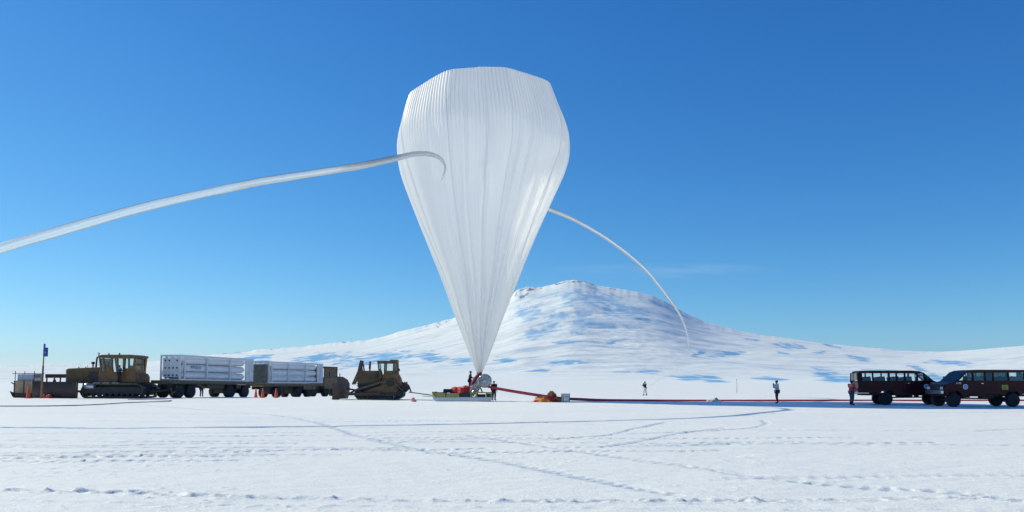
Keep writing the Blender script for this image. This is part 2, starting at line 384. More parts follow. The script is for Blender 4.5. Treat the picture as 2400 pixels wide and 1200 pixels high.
# ------------------------------------------------------------------ mountain
SKY_PTS = [(-900, 880), (-400, 866), (0, 857), (200, 853), (340, 850), (430, 836), (500, 830), (545, 827), (620, 818), (700, 812), (780, 804), (860, 796), (900, 789), (940, 776), (1000, 762),
 (1060, 745), (1110, 730), (1160, 712), (1195, 694), (1212, 678), (1240, 671), (1265, 672), (1300, 665), (1320, 658), (1345, 654), (1362, 657), (1385, 662), (1400, 668), (1450, 675), (1500, 684),
 (1530, 692), (1560, 706), (1600, 729), (1650, 752), (1700, 767), (1750, 778), (1800, 786), (1850, 793), (1900, 800), (1950, 806), (2000, 811), (2050, 815), (2100, 820), (2150, 823), (2200, 824),
 (2250, 822), (2300, 818), (2350, 814), (2400, 810), (2600, 800), (2900, 800), (3500, 850)]
BLUE_SHADE = [(745, 838, 62, 9, -8), (900, 838, 95, 13, -4), (1005, 836, 36, 12, 8), (850, 852, 60, 6, -10), (1085, 844, 28, 7, -8), (600, 838, 40, 6, -5), (565, 848, 60, 5, -3), (548, 826, 22, 2.5, -5),  # slope patches whose blue shade is painted into the snow colour
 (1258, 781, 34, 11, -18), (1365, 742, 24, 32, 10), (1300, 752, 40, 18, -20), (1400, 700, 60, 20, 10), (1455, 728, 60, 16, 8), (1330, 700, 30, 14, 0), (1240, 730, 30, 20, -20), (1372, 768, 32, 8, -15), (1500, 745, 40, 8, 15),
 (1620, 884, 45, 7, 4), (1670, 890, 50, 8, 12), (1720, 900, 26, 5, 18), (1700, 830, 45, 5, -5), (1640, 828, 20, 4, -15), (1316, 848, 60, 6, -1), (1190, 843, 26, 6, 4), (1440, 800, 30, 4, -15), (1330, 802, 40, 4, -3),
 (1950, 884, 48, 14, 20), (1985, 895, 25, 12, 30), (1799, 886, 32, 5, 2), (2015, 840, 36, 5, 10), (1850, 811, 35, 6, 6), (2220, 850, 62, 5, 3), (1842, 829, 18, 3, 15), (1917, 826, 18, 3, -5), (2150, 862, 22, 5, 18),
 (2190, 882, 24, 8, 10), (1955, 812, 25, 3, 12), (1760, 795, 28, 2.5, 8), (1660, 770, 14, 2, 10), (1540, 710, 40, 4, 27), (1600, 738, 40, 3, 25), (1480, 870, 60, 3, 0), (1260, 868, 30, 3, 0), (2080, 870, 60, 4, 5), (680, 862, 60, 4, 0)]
ROCK = [(1212, 681, 20, 7, -30), (1240, 676, 18, 6, -20), (1226, 692, 14, 5, -40), (1262, 676, 12, 3, -10), (1315, 661, 11, 3.5, -15), (1350, 659, 14, 2.5, 0), (1387, 663, 15, 3, 15), (1435, 676, 12, 2, 10), (1045, 752, 12, 2.5, -20), (1032, 760, 9, 2, 40), (1028, 764, 5, 4, 45), (888, 789, 9, 1.5, -20), (825, 799, 6, 1.5, -5), (806, 802, 6, 1.5, 0),
 (655, 813, 7, 2, -30), (640, 816, 8, 2, -20), (560, 822, 16, 2, -8), (522, 828, 8, 1.2, 0), (1000, 764, 6, 1, -20), (1580, 716, 30, 2.2, 27), (1530, 690, 20, 2, 20), (1650, 750, 20, 1.5, 25)]
def mountain():
    pxs = np.linspace(-900, 3500, 1250); t = np.concatenate([np.linspace(0, 1, 330), 1+np.linspace(.01, .5, 24)])
    D0, D1 = 1500., 7000.
    PX, T = np.meshgrid(pxs, t); D = D0+(D1-D0)*T; X = (PX-1200)/F*D
    sk = np.interp(pxs, *zip(*SKY_PTS)); 
    nzk = 1-.75*sstep(1400, 1550, pxs); sk = sk - nzk*(1.6*fbm(pxs/13., pxs*0, 4, 5) + .8*fbm(pxs/4., pxs*0, 3, 6))
    H = (HOR-sk)/F*D1   # ridge height
    Hs = np.convolve(np.pad(H, 20, 'edge'), np.hanning(41)/np.hanning(41).sum(), 'valid')
    Tm = np.clip(T, 0, 1)
    bl = sstep(.9, 1, Tm)
    prof = .22*Tm**1.3 + .78*Tm**2.6
    Z = prof*(Hs*(1-bl)+H*bl)
    back = np.clip(T-1, 0, 1); Z = Z*(1-back*1.2)
    env = np.clip(Tm*4, 0, 1)*np.clip((1-Tm)*6, 0, 1)
    # wind-drawn relief running across the slope
    wx = fbm(X/1500, D/900, 3, 41)*1.2
    A = 3.6+Hs*.025; v = (D-.42*X)
    Z = Z + env*A*(1.0*fbm(X/560+wx, v/230+wx*.5, 5, 42, .52)) + env*A*.28*fbm(X/150, v/60, 4, 49)
    rid = 1-np.abs(fbm(X/500+wx, v/380, 4, 55)); Z = Z + env*A*.55*(rid-.8)*sstep(.45, .8, Tm)
    # masks of painted blue shade and rock, placed by projected position, stored per vertex
    PY = HOR-(Z)/D*F
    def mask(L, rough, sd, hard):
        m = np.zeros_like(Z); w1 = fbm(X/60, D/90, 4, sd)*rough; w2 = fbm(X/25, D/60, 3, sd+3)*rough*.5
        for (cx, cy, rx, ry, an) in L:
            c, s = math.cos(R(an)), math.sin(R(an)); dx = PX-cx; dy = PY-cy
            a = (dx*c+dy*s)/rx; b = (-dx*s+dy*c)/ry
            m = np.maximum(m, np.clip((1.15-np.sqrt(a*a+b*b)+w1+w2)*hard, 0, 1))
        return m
    blue_shade = mask(BLUE_SHADE, 1.0, 61, 1.6)*np.clip(.95+1.2*fbm(X/70, v/60, 4, 66), 0.0, 1)*(.78+.4*sstep(785, 815, PY)); blue_shade = np.clip(blue_shade, 0, 1)
    soft = mask([(1440, 705, 150, 34, 16), (1390, 750, 120, 40, 0), (1260, 735, 60, 40, -30), (1300, 690, 60, 18, 0), (1580, 725, 70, 8, 28)], .9, 64, .8)*np.clip(.45+1.3*fbm(X/260, v/110, 5, 67, .6), 0, 1)*.75  # soft blue of the summit's shaded side, painted in
    st = fbm(X/420+fbm(X/300, D/300, 2, 81), v/75, 5, 83, .6)           # faint streaks in the same blue
    blue_shade = np.maximum(np.maximum(blue_shade, soft), np.clip((st-.16)*1.3, 0, .3)*sstep(.12, .4, Tm))
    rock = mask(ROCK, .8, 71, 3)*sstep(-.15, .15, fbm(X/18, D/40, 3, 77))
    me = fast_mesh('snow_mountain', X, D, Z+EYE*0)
    for nm, ar in (('blue_shade', blue_shade), ('rock', rock)):
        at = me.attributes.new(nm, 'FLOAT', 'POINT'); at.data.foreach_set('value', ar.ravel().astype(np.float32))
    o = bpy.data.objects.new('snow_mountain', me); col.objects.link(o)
    m = bpy.data.materials.new('mountain_snow_blue_shade'); m.use_nodes = True; n = m.node_tree.nodes; l = m.node_tree.links; b = n['Principled BSDF']
    b.inputs['Roughness'].default_value = .8; b.inputs['Specular IOR Level'].default_value = .1
    def at(nm): q = n.new('ShaderNodeAttribute'); q.attribute_name = nm; return q
    def mix(a, bcol, fac, afac=None):
        q = n.new('ShaderNodeMix'); q.data_type = 'RGBA'; q.inputs[7].default_value = (*bcol, 1)
        if isinstance(a, tuple): q.inputs[6].default_value = (*a, 1)
        else: l.new(a, q.inputs[6])
        l.new(fac, q.inputs[0]); return q.outputs[2]
    c1 = mix((.80, .85, .85), (.2, .46, .73), at('blue_shade').outputs['Fac']); c2 = mix(c1, (.2, .25, .34), at('rock').outputs['Fac'])  # slope shade goes into the base colour as blue
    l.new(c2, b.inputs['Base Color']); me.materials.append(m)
    tag(o, 'broad snow covered volcano with painted blue shade patches rising behind the plain', None, None, 'structure')
mountain()
# ------------------------------------------------------------------ balloon
PI = math.pi
BD = 70.0
def balloon():
    tab = [(876, 5.5, 1123.5), (868, 8, 1124), (840, 19.5, 1124.5), (800, 34.5, 1124.5), (740, 57, 1124.5), (665, 86, 1126), (580, 120.5, 1125.5), (520, 146, 1126), (460, 171.5, 1128), (410, 191, 1131),
           (370, 201, 1133), (330, 203, 1132), (300, 199, 1130), (260, 187, 1127), (222, 174, 1126)]
    rz = []
    for y, hw, cx in tab:
        p = P(cx, y, BD); dep = BD*cP+(p.z-EYE)*sP; rz.append((p.z, hw/F*dep, p.x))
    z = np.array([a[0] for a in rz]); r = np.array([a[1] for a in rz]); cx = np.array([a[2] for a in rz])
    zt = z[-1]; base = z[0]
    zz = []; 
    path = smooth_path(list(zip(z, r, cx)), 14)
    rings = [(p[0], p[1], p[2], 0.) for p in path]
    r1 = rings[-1][1]
    for k, q in enumerate(np.linspace(0, 1, 26)[1:]):      # rounded shoulder then nearly flat crown
        rr = r1*(1-q)**1.0; h = .62*(1-(1-q)**2.2)
        rings.append((zt+h, max(rr, .05), rings[-1][2], q))
    n = 9*16*8; ph = np.arange(n)/n*2*math.pi
    rowsX = []; rowsY = []; rowsZ = []; rowsS = []
    zspan = zt-base
    for (h, rr, c, q) in rings:
        f = (h-base)/zspan
        # angle measured from the camera-facing direction, seams at -20, 20, 60 ...
        lob = (ph-R(20))*9/(2*math.pi); fr = lob-np.floor(lob)          # 0..1 between heavy seams
        cusp = 1-np.abs(2*fr-1)                                         # 0 at seams, 1 mid-lobe
        up = float(sstep(.60, .98, f)); low = 1-float(sstep(.05, .62, f))
        mid = 1-abs(f-.7)/.3 if abs(f-.7) < .3 else 0
        poly = math.cos(math.pi/9)/np.cos((fr-.5)*2*math.pi/9)          # regular nonagon
        k = 1+up*((1-(1-poly)*(1-.22*np.exp(-((np.minimum(fr, 1-fr))/.07)**2)) if False else poly)-1-.012*np.exp(-(np.minimum(fr, 1-fr)/.06)**2))*.86*(1-q*.5) + (1-up)*(-.028*(1-cusp)**3)
        k = k*(1+.03*up)
        fold = fbm(np.cos(ph)*2.1+3+f*.35, np.sin(ph)*2.1+7, 3, 91)
        fold2 = np.abs(fbm(np.cos(ph)*4.5+3+f*.15, np.sin(ph)*4.5+9, 2, 97))
        k = k+(low*.3+.05*mid)*fold-(low*.14+.025*mid)*np.clip(.14-fold2, 0, 1)/.14 + low*.05*np.cos(9*(ph-R(20)))
        g = (ph*144/(2*math.pi)); gr = np.abs(np.sin(g*math.pi))**.6      # gore pleats
        top = float(sstep(.74, .99, f)); amp = .0012+.0105*top*(1-.3*q)+.004*low
        vary = .25+1.4*vnoise(g*.5+f*2, g*0+f*3, 15)
        k = k+amp*(gr-.5)*vary+.0014*fbm(g*.9, g*0+f*1.5, 2, 13)
        x = c+rr*k*np.sin(ph); y = BD-rr*k*np.cos(ph); zz = np.full(n, h)
        zz = zz - 1.15*up*np.exp(-((ph-R(285))/R(42))**2)*(1-q*.7)
        sv = np.clip(1-np.abs(np.sin(g*math.pi))/.26, 0, 1)*np.clip(.15+1.0*float(sstep(.70, .97, f))+.35*low, 0, 1)*np.clip(vary, .4, 1.1); 
        th = np.clip(fbm(ph*5.2+f*.5, ph*0+f*.8, 3, 131)*1.5-.02, 0, 1)*.42*(.35+low*.8+.3*mid)+np.clip(fbm(ph*30, ph*0+f*2.2, 2, 137)*1.6, 0, 1)*.22*(.3+low)  # long streaks of doubled film and painted fold shade
        crease_shade = np.exp(-((fr-.0)/.16)**2)*(fr < .5)*.38*(.4+mid*.6)*(1-up*.5)  # grey on one side of each heavy seam: shade of creases painted in
        rowsS.append(np.clip(sv+.75*th+.9*crease_shade, 0, 1))
        rowsX.append(x); rowsY.append(y); rowsZ.append(zz)
    X, Y, Z = (np.array(a) for a in (rowsX, rowsY, rowsZ))
    X = np.hstack([X, X[:, :1]]); Y = np.hstack([Y, Y[:, :1]]); Z = np.hstack([Z, Z[:, :1]])
    me = fast_mesh('envelope', X, Y, Z); S_ = np.array(rowsS); S_ = np.hstack([S_, S_[:, :1]])
    at = me.attributes.new('seam_shade', 'FLOAT', 'POINT'); at.data.foreach_set('value', S_.ravel().astype(np.float32))
    bm = bmesh.new(); bm.from_mesh(me); bmesh.ops.remove_doubles(bm, verts=bm.verts, dist=1e-5); bmesh.ops.recalc_face_normals(bm, faces=bm.faces); bm.to_mesh(me); bm.free()
    loc = Vector((rz[0][2], BD, 0))
    root = thing('balloon', 'giant translucent white teardrop balloon tethered above the yellow sled', 'balloon', (loc.x, loc.y, base))
    me.transform(Matrix.Translation(-Vector((loc.x, loc.y, base)))); me.materials.append(M['film'])
    o = bpy.data.objects.new('envelope', me); col.objects.link(o); o.parent = root
    nk = MB(); nk.lathe([(.24, .1), (.22, 0), (.2, -.12), (.16, -.3)], 'z', (0, 0, 0), 16); nk.build('neck_collar', M['maroon_strap'], root, True)
    # heavy load tapes on the nine seams
    for s in range(9):
        a = R(20+40*s); j = int(round(a/(2*math.pi)*n)) % n; b = MB()
        pts = [(X[i, j]-loc.x+.012*math.sin(a), Y[i, j]-loc.y-.012*math.cos(a), Z[i, j]-base) for i in range(0, len(rings)-1, 2)]
        b.tube(pts, .018, 5); b.build('load_tape', M['tape'], root, True)
    return root
balloon()
def fill_tube(name, label, pts, rad, group=None, parent=None):
    sp = smooth_path([tuple(P(px, py, D))+(r,) for (px, py, D), r in zip(pts, rad)], 8)
    b = MB(); N = 24; b.tube([p[:3] for p in sp], [float(p[3]) for p in sp], N)
    for i, p in enumerate(sp):                                  # limp film: flattened section with lengthwise creases
        c = Vector(p[:3])
        for j in range(N):
            a = 2*PI*j/N; kk = 1+.13*math.sin(2*a+.4+i*.012)+.07*math.sin(5*a+i*.05)+.03*math.sin(9*a+1+i*.09)
            kk *= 1+.04*math.sin(i*.9)*math.sin(i*.37); b.v[i*N+j] = tuple(c+(Vector(b.v[i*N+j])-c)*kk)
    base = Vector(sp[-1][:3]); 
    b.v = [tuple(Vector(v)-base) for v in b.v]
    o = b.build(name, M['tubefilm_thin' if 'thin' in label else 'tubefilm'], None, True); o.location = base
    return tag(o, label, 'tube')
fill_tube('inflation_tube', 'long clear inflation tube arching from the balloon to the left',
    [(1036, 420, 63.6), (1042, 402, 62.6), (1043, 388, 61.6), (1033, 372, 59.6), (1014, 363, 57.2), (990, 360.5, 55), (965, 362, 52.6), (935, 369, 49.4), (890, 379, 46.6), (828, 391, 44.2), (700, 411, 41.6), (600, 427, 39.7),
     (533, 441, 38.5), (400, 470, 36.9), (294, 497, 35.8), (134, 543, 34.2), (0, 583, 33.3), (-150, 640, 32.5), (-400, 760, 32), (-600, 930, 32)],
    [.06, .08, .11, .15, .165, .165, .16, .16, .165, .165, .165, .17, .17, .17, .175, .18, .18, .18, .18, .18])
fill_tube('inflation_tube', 'thin clear inflation tube drooping to the right behind the balloon',
    [(1262, 480, 76), (1285, 490, 77), (1330, 508, 79), (1380, 534, 81), (1430, 565, 83), (1480, 603, 85), (1520, 640, 87), (1560, 690, 89), (1590, 732, 91), (1605, 765, 92), (1612, 795, 93), (1612, 825, 94), (1600, 848, 95), (1570, 873, 96), (1517, 909, 96.8)],
    [.16, .16, .16, .16, .16, .16, .15, .15, .13, .11, .07, .04, .03, .03, .03])
# ------------------------------------------------------------------ people
def bake_skin(name, verts, edges, rads, m, parent, sub=1, root=0):
    me = bpy.data.meshes.new(name); me.from_pydata([tuple(v) for v in verts], edges, [])
    t = bpy.data.objects.new(name, me); col.objects.link(t)
    t.modifiers.new('skin', 'SKIN')
    for i, sv in enumerate(me.skin_vertices[0].data):
        q = rads[i]; sv.radius = q if isinstance(q, tuple) else (q, q); sv.use_root = (i == root)
    s = t.modifiers.new('sub', 'SUBSURF'); s.levels = sub; s.render_levels = sub
    bpy.context.view_layer.update()
    m2 = bpy.data.meshes.new_from_object(t.evaluated_get(bpy.context.evaluated_depsgraph_get()))
    bpy.data.objects.remove(t); m2.materials.clear(); m2.materials.append(m)
    m2.polygons.foreach_set('use_smooth', [True]*len(m2.polygons))
    o = bpy.data.objects.new(name, m2); col.objects.link(o); o.parent = parent; return o
def person(loc, rz, label, jacket, trousers, hat, lean=0., stride=.0, arms='down', h=1.75, glove=None, name='person', seated=False, group=None):
    root = thing(name, label, 'person', loc, rz, group); k = h/1.75
    def V(x, y, z): return Vector((x+lean*z*.6 if not seated else x+lean*z*.6, y, z))*k
    hip = 0.9; ft = -.0
    pel = V(0, 0, .95); chest = V(.01, 0, 1.3); neck = V(.02, 0, 1.47); head = V(.04, 0, 1.62); top = V(.03, 0, 1.70)
    L = {}
    for s in (-1, 1):
        st = stride*s
        L[s] = dict(hip=V(0, .1*s, .9), knee=V(.05+st*.5, .11*s, .5), ank=V(st-.02, .12*s, .09), toe=V(st+.15, .14*s, .045))
        sh = V(.0, .2*s, 1.4)
        if arms == 'down': el, wr = V(-.05, .27*s, 1.12), V(.05, .27*s, .88)
        elif arms == 'forward': el, wr = V(.1, .26*s, 1.13), V(.36, .17*s, 1.12)
        elif arms == 'face': el, wr = V(.16, .23*s, 1.15), V(.24, .09*s, 1.38)
        elif arms == 'hips': el, wr = V(-.1, .37*s, 1.15), V(.08, .22*s, 1.02)
        dr = (wr-el).normalized()
        L[s].update(sh=sh, el=el, wr=wr, dr=dr)
    vs = [pel, chest, neck, head, top]; rd = [(.14*k, .11*k), (.16*k, .11*k), .055*k, (.085*k, .1*k), (.07*k, .08*k)]; ed = [(0, 1), (1, 2), (2, 3), (3, 4)]
    def put(p, r, par): vs.append(p); rd.append(r*k); ed.append((par, len(vs)-1)); return len(vs)-1
    nose = put(head+Vector((.115, 0, -.01))*k, .014, 3)
    for s in (-1, 1):
        a = put(L[s]['sh'], .06, 1); b = put(L[s]['el'], .042, a); c = put(L[s]['wr'], .028, b)
        dr = L[s]['dr']; side = Vector((0, -s, 0)); pm = L[s]['wr']+dr*.07*k
        p = put(pm, .032, c)
        for q, ln in zip((-.03, -.01, .01, .03), (.075, .09, .085, .065)):
            f1 = put(pm+(dr*.05+side*0+Vector((0, 0, 1)).cross(dr)*q)*k, .009, p)
            put(pm+(dr*(.05+ln*.8)+Vector((0, 0, 1)).cross(dr)*q*1.1+side*.025)*k, .008, f1)
        th = put(L[s]['wr']+(dr*.03+Vector((.035, 0, .01)))*k, .011, c); put(L[s]['wr']+(dr*.085+Vector((.055, 0, 0))+side*.02)*k, .009, th)
        a = put(L[s]['hip'], .085, 0); b = put(L[s]['knee'], .058, a); c = put(L[s]['ank'], .042, b); put(L[s]['toe'], .04, c)
    body = bake_skin('body', vs, ed, rd, M['skin'], root)
    # gloves as a second slot
    body.data.materials.append(glove or M['c_black'])
    for f in body.data.polygons:
        for s in (-1, 1):
            if (f.center-(L[s]['wr']+L[s]['dr']*.08*k)).length < .15*k: f.material_index = 1
    jv = [V(0, 0, .82), V(0, 0, 1.0), chest, V(.02, 0, 1.44)]; jr = [(.2*k, .15*k), (.2*k, .15*k), (.215*k, .16*k), (.11*k, .1*k)]; je = [(0, 1), (1, 2), (2, 3)]
    for s in (-1, 1):
        n0 = len(jv); jv += [L[s]['sh'], L[s]['el'], L[s]['wr']-L[s]['dr']*.02*k]; jr += [.1*k, .075*k, .055*k]; je += [(2, n0), (n0, n0+1), (n0+1, n0+2)]
    bake_skin('jacket', jv, je, jr, jacket, root)
    tv = [V(0, 0, .93)]; tr = [(.165*k, .13*k)]; te = []
    for s in (-1, 1):
        n0 = len(tv); tv += [L[s]['hip'], L[s]['knee'], L[s]['ank']+Vector((0, 0, .05))*k]; tr += [.12*k, .088*k, .075*k]; te += [(0, n0), (n0, n0+1), (n0+1, n0+2)]
    bake_skin('trousers', tv, te, tr, trousers, root)
    for s in (-1, 1):
        a = L[s]['ank']; t = L[s]['toe']
        bake_skin('boot', [a+Vector((0, 0, .14))*k, a+Vector((-.02, 0, -.02))*k, t+Vector((.02, 0, .012))*k], [(0, 1), (1, 2)], [.07*k, .068*k, .055*k], M['c_black'], root)
    bake_skin('hood' if hat is jacket else 'hat', [head+Vector((-.05, 0, -.1))*k, head+Vector((-.03, 0, .03))*k, head+Vector((-.005, 0, .1))*k], [(0, 1), (1, 2)], [.09*k, .118*k, .095*k], hat, root)
    e = MB()
    for s in (-1, 1): e.lathe([(.004, -.012), (.011, -.004), (.011, .004), (.004, .012)], 'x', tuple(head+Vector((.092, .036*s, .01))*k), 8)
    e.each('goggles', M['plastic_black'], body)
    return root
def gp(px, py, D=None):
    D = D or DG(py); p = P(px, py, D); return (p.x, p.y, gz(p.x, p.y))
PI = math.pi
person(gp(1512, 927), R(120), 'distant person in white trousers and dark top standing alone on the snow', M['c_black'], M['c_white'], M['c_black'], arms='face', stride=.12, h=1.68)
person(gp(1822, 945.5), R(185), 'person in pale jacket and brown trousers raising both hands to the face', M['c_white'], M['c_brown'], M['c_black'], arms='face', stride=.05, h=1.76)
person(gp(1996, 947, 57.4), R(20), 'person in red parka standing at the rear bumper of the van', M['c_red'], M['c_gray'], M['c_navy'], arms='forward', stride=.04, h=1.76, lean=.03)
person(gp(1157.5, 939), R(-60), 'person in dark hooded parka standing right of the sled by the red hose', M['c_black'], M['c_black'], M['c_black'], arms='down', stride=.0, h=1.72)
p_ = P(1099, 917, 70.6); person(tuple(p_), R(10), 'person in navy parka leaning over the sled left of the clear spool', M['c_navy'], M['c_navy'], M['c_navy'], arms='forward', h=1.78, lean=.12)
q_ = gp(472, 932, 91); person((q_[0], q_[1], q_[2]), R(90), 'person behind the long trailer with only legs showing between the wheels', M['c_navy'], M['c_black'], M['c_black'], h=1.75)
# ------------------------------------------------------------------ helpers for side-drawn machines
class Side:
    """local frame of a machine standing side-on: photo measurements turned into metres"""
    def __init__(s, px0, yb, D):
        s.px0, s.yb, s.D = px0, yb, D; s.s = F/D; s.loc = P(px0, yb, D); s.loc.z = gz(s.loc.x, s.loc.y)
    def __call__(s, px, py): return ((px-s.px0)/s.s, (s.yb-py)/s.s)
    def pts(s, L): return [s(*p) for p in L]
    def box(s, mb, px0, px1, py0, py1, y0, y1):
        a = s(px0, py0); b = s(px1, py1); return mb.box(min(a[0], b[0]), max(a[0], b[0]), y0, y1, min(a[1], b[1]), max(a[1], b[1]))
def wheel(parent, x, y, z, r, wd, side=-1, name='wheel', lugs=True, rimm=None):
    """tyre and rim as sub-parts; axle along y"""
    w_ = MB(); w_.lathe([(r*.55, -wd/2), (r*.86, -wd/2), (r*.97, -wd*.4), (r, -wd*.2), (r, wd*.2), (r*.97, wd*.4), (r*.86, wd/2), (r*.55, wd/2)], 'y', (0, 0, 0), 32)
    if lugs:
        for k in range(24):
            a = 2*PI*k/24; T = Matrix.Rotation(a, 4, 'Y') @ Matrix.Translation((r*.985, 0, 0))
            w_.box(-.02, .006+.01*r, -wd*.46, -wd*.05, -r*.045, r*.045, T); T2 = Matrix.Rotation(a+PI/24, 4, 'Y') @ Matrix.Translation((r*.985, 0, 0)); w_.box(-.02, .006+.01*r, wd*.05, wd*.46, -r*.045, r*.045, T2)
    o = w_.build(name, M['rubber'], parent); o.location = (x, y, z)
    rm = MB(); rm.lathe([(r*.56, -wd*.47), (r*.5, -wd*.42), (r*.42, -wd*.3), (r*.2, -wd*.32), (r*.16, -wd*.5), (r*.02, -wd*.5)], 'y', (0, 0, 0), 20) if side < 0 else rm.lathe([(r*.56, wd*.47), (r*.5, wd*.42), (r*.42, wd*.3), (r*.2, wd*.32), (r*.16, wd*.5), (r*.02, wd*.5)], 'y', (0, 0, 0), 20)
    rm.build('rim', rimm or M['rim'], o, True)
    return o
def track_loop(S, outline, y0, y1, parent, th=.06, pitch=.2):
    """crawler belt following an outline of photo points, with shoes"""
    L = [np.array(p) for p in S.pts(outline)]; n = len(L)
    # resample closed loop evenly
    dense = []
    for i in range(n):
        a, b = L[i], L[(i+1) % n]; m = max(2, int(np.linalg.norm(b-a)/.03))
        dense += [a+(b-a)*j/m for j in range(m)]
    dense = np.array(dense)
    for _ in range(18): dense = (np.roll(dense, 1, 0)+dense*2+np.roll(dense, -1, 0))/4
    seg = np.linalg.norm(np.roll(dense, -1, 0)-dense, axis=1); s = np.concatenate([[0], np.cumsum(seg)]); tot = s[-1]
    N = int(tot/pitch); cen = dense.mean(0); b = MB()
    for i in range(N):
        q = i/N*tot; j = min(np.searchsorted(s, q, 'right')-1, len(dense)-1); p = dense[j]; t = dense[(j+3) % len(dense)]-dense[j-3]; t = t/np.linalg.norm(t); nn = np.array([-t[1], t[0]])
        if np.dot(nn, p-cen) < 0: nn = -nn
        T = Matrix(((t[0], 0, nn[0], p[0]), (0, 1, 0, 0), (t[1], 0, nn[1], p[1]), (0, 0, 0, 1)))
        b.box(-pitch*.46, pitch*.46, y0, y1, -th*.7, th*.2, T); b.box(-.015, .015, y0, y1, th*.2, th*1.2, T)
        ym = (y0+y1)/2; b.box(-pitch*.48, pitch*.48, ym-.1, ym+.1, -th*2.2, -th*.6, T)
    return b.build('track', M['track'], parent), dense
def lamp(mb, x, y, z, r=.09, d=-1): mb.lathe([(r*.6, 0), (r, d*.05), (r, d*.12), (r*.9, d*.13)], 'x', (x, y, z), 12)
# ------------------------------------------------------------------ left tractor (long crawler with big cab)
def long_dozer():
    S = Side(260, 932.5, DG(932.5)); r = thing('bulldozer', 'yellow bulldozer with tall glazed crew cab and long tracks, nearest the left edge', 'bulldozer', tuple(S.loc), R(-4))
    W = 1.35
    b = MB(); b.prism(S.pts([(159, 866), (163, 864), (242, 861), (242, 897), (206, 899), (159, 897)]), -.75, .75, .06); hood = b.build('hood', M['yellow2'], r)
    b = MB(); S.box(b, 216, 241, 871, 893, -.775, -.74); b.build('engine_opening', M['plastic_black'], hood)
    b = MB(); a = S(158, 866); c = S(158, 897)
    for k in range(9): z = c[1]+(a[1]-c[1])*(k+.5)/9; b.box(a[0]-.05, a[0]+.02, -.65, .65, z-.03, z+.03)
    b.build('radiator_grille', M['dark'], hood)
    b = MB(); b.beam((*S(226, 893)[:1], -.8, S(226, 893)[1]), (S(206, 905)[0], -.8, S(206, 905)[1]), .12); b.beam((S(196, 897)[0], -.79, S(196, 897)[1]), (S(214, 878)[0], -.79, S(214, 878)[1]), .12); b.each('hood_strut', M['yellow'], hood)
    b = MB(); p = S(225, 862); q = S(228, 837); b.tube([(p[0], -.3, p[1]-.1), (q[0]-.04, -.3, q[1]-.1), (q[0]+.02, -.3, q[1])], .085, 10); b.build('exhaust_pipe', M['dark'], r, True)
    b = MB(); p = S(211, 862); q = S(211, 848); b.lathe([(.07, p[1]-.1), (.07, q[1]-.25), (.17, q[1]-.22), (.18, q[1]-.05), (.1, q[1])], 'z', (p[0], .2, 0), 14); b.build('air_intake', M['brown'], r, True)
    b = MB()
    for px in (178, 195, 234): p = S(px, 862.5); b.lathe([(.05, p[1]-.05), (.05, p[1]+.08), (.02, p[1]+.12)], 'z', (p[0], .1, 0), 8)
    p = S(195, 862); b.tube([(p[0], .4, p[1]), (p[0], .4, p[1]+.25)], .02, 6); b.each('filler_cap', M['brown'], r)
    # cab: lower body, posts, roof, glazing
    b = MB(); b.prism(S.pts([(243, 872), (330, 872), (334, 897), (246, 899), (241, 897)]), -1.1, 1.1, .05); cab = b.build('cab_body', M['yellow'], r)
    b = MB(); b.prism(S.pts([(240, 834), (255, 832.5), (318, 832.5), (333, 835), (334, 839.5), (322, 841), (243, 840)]), -1.2, 1.2, .04); b.build('cab_roof', M['yellow'], cab)
    b = MB()
    for y in (-1.1, 1.1):
        for (x0, y0, x1, y1, wd) in [(244, 840, 249, 873, .13), (253, 840, 259, 873, .13), (274, 840, 275, 873, .2), (287, 840, 288, 873, .22), (305, 840, 304, 873, .22), (329, 840, 326, 873, .3)]:
            p = S(x0, y0); q = S(x1, y1); b.beam((p[0], y*.97, p[1]), (q[0], y*.97, q[1]), wd, .12)
        p = S(305, 864); q = S(328, 873); b.box(p[0], q[0], y*.97-.04, y*.97+.04, q[1], p[1])
        p = S(262, 858); q = S(276, 873); b.box(p[0]-.1, q[0], y*.97-.04, y*.97+.04, q[1], p[1]) if y < 0 else None
    b.each('cab_post', M['yellow'], cab)
    b = MB()
    for y in (-1.07, 1.07):
        p = S(245, 841); q = S(328, 872); b.box(p[0], q[0], y-.01, y+.01, q[1], p[1])
    for px in (246, 327): p = S(px, 841); q = S(px, 872); b.box(p[0]-.01, p[0]+.01, -1.05, 1.05, q[1], p[1])
    b.build('window', M['glass'], cab)
    b = MB(); p = S(300, 880); b.box(p[0]-.25, p[0]+.25, -.3, .3, p[1]-.1, p[1]+.55); b.box(p[0]+.2, p[0]+.32, -.3, .3, p[1]+.4, p[1]+1.0); b.build('seat', M['seat'], cab)
    b = MB(); p = S(241, 833); lamp(b, p[0], -.9, p[1]+.14, .13); lamp(b, p[0], .9, p[1]+.14, .13); b.each('headlight', M['lampclear'], cab)
    b = MB(); p = S(280, 833); b.lathe([(.08, p[1]), (.08, p[1]+.16), (.04, p[1]+.22)], 'z', (p[0], -.2, 0), 10); b.build('beacon', M['dark'], cab)
    b = MB(); 
    for y in (-1.2,): p = S(239, 840); q = S(240, 856); b.tube([(S(244, 841)[0], y, p[1]), (p[0], y, p[1]), (q[0], y, q[1]), (S(244, 857)[0], y, q[1])], .025, 6)
    b.build('mirror_rail', M['dark'], cab)
    b = MB(); b.prism(S.pts([(328, 877), (336, 876), (341, 884), (341, 899), (326, 899)]), -1.0, 1.0, .06); b.build('fuel_tank', M['yellow2'], r)
    b = MB(); p = S(331, 862); q = S(333, 876); b.tube([(S(328, 861)[0], -1.05, p[1]), (p[0], -1.05, p[1]), (q[0], -1.05, q[1])], .025, 6); b.build('grab_rail', M['yellow'], r)
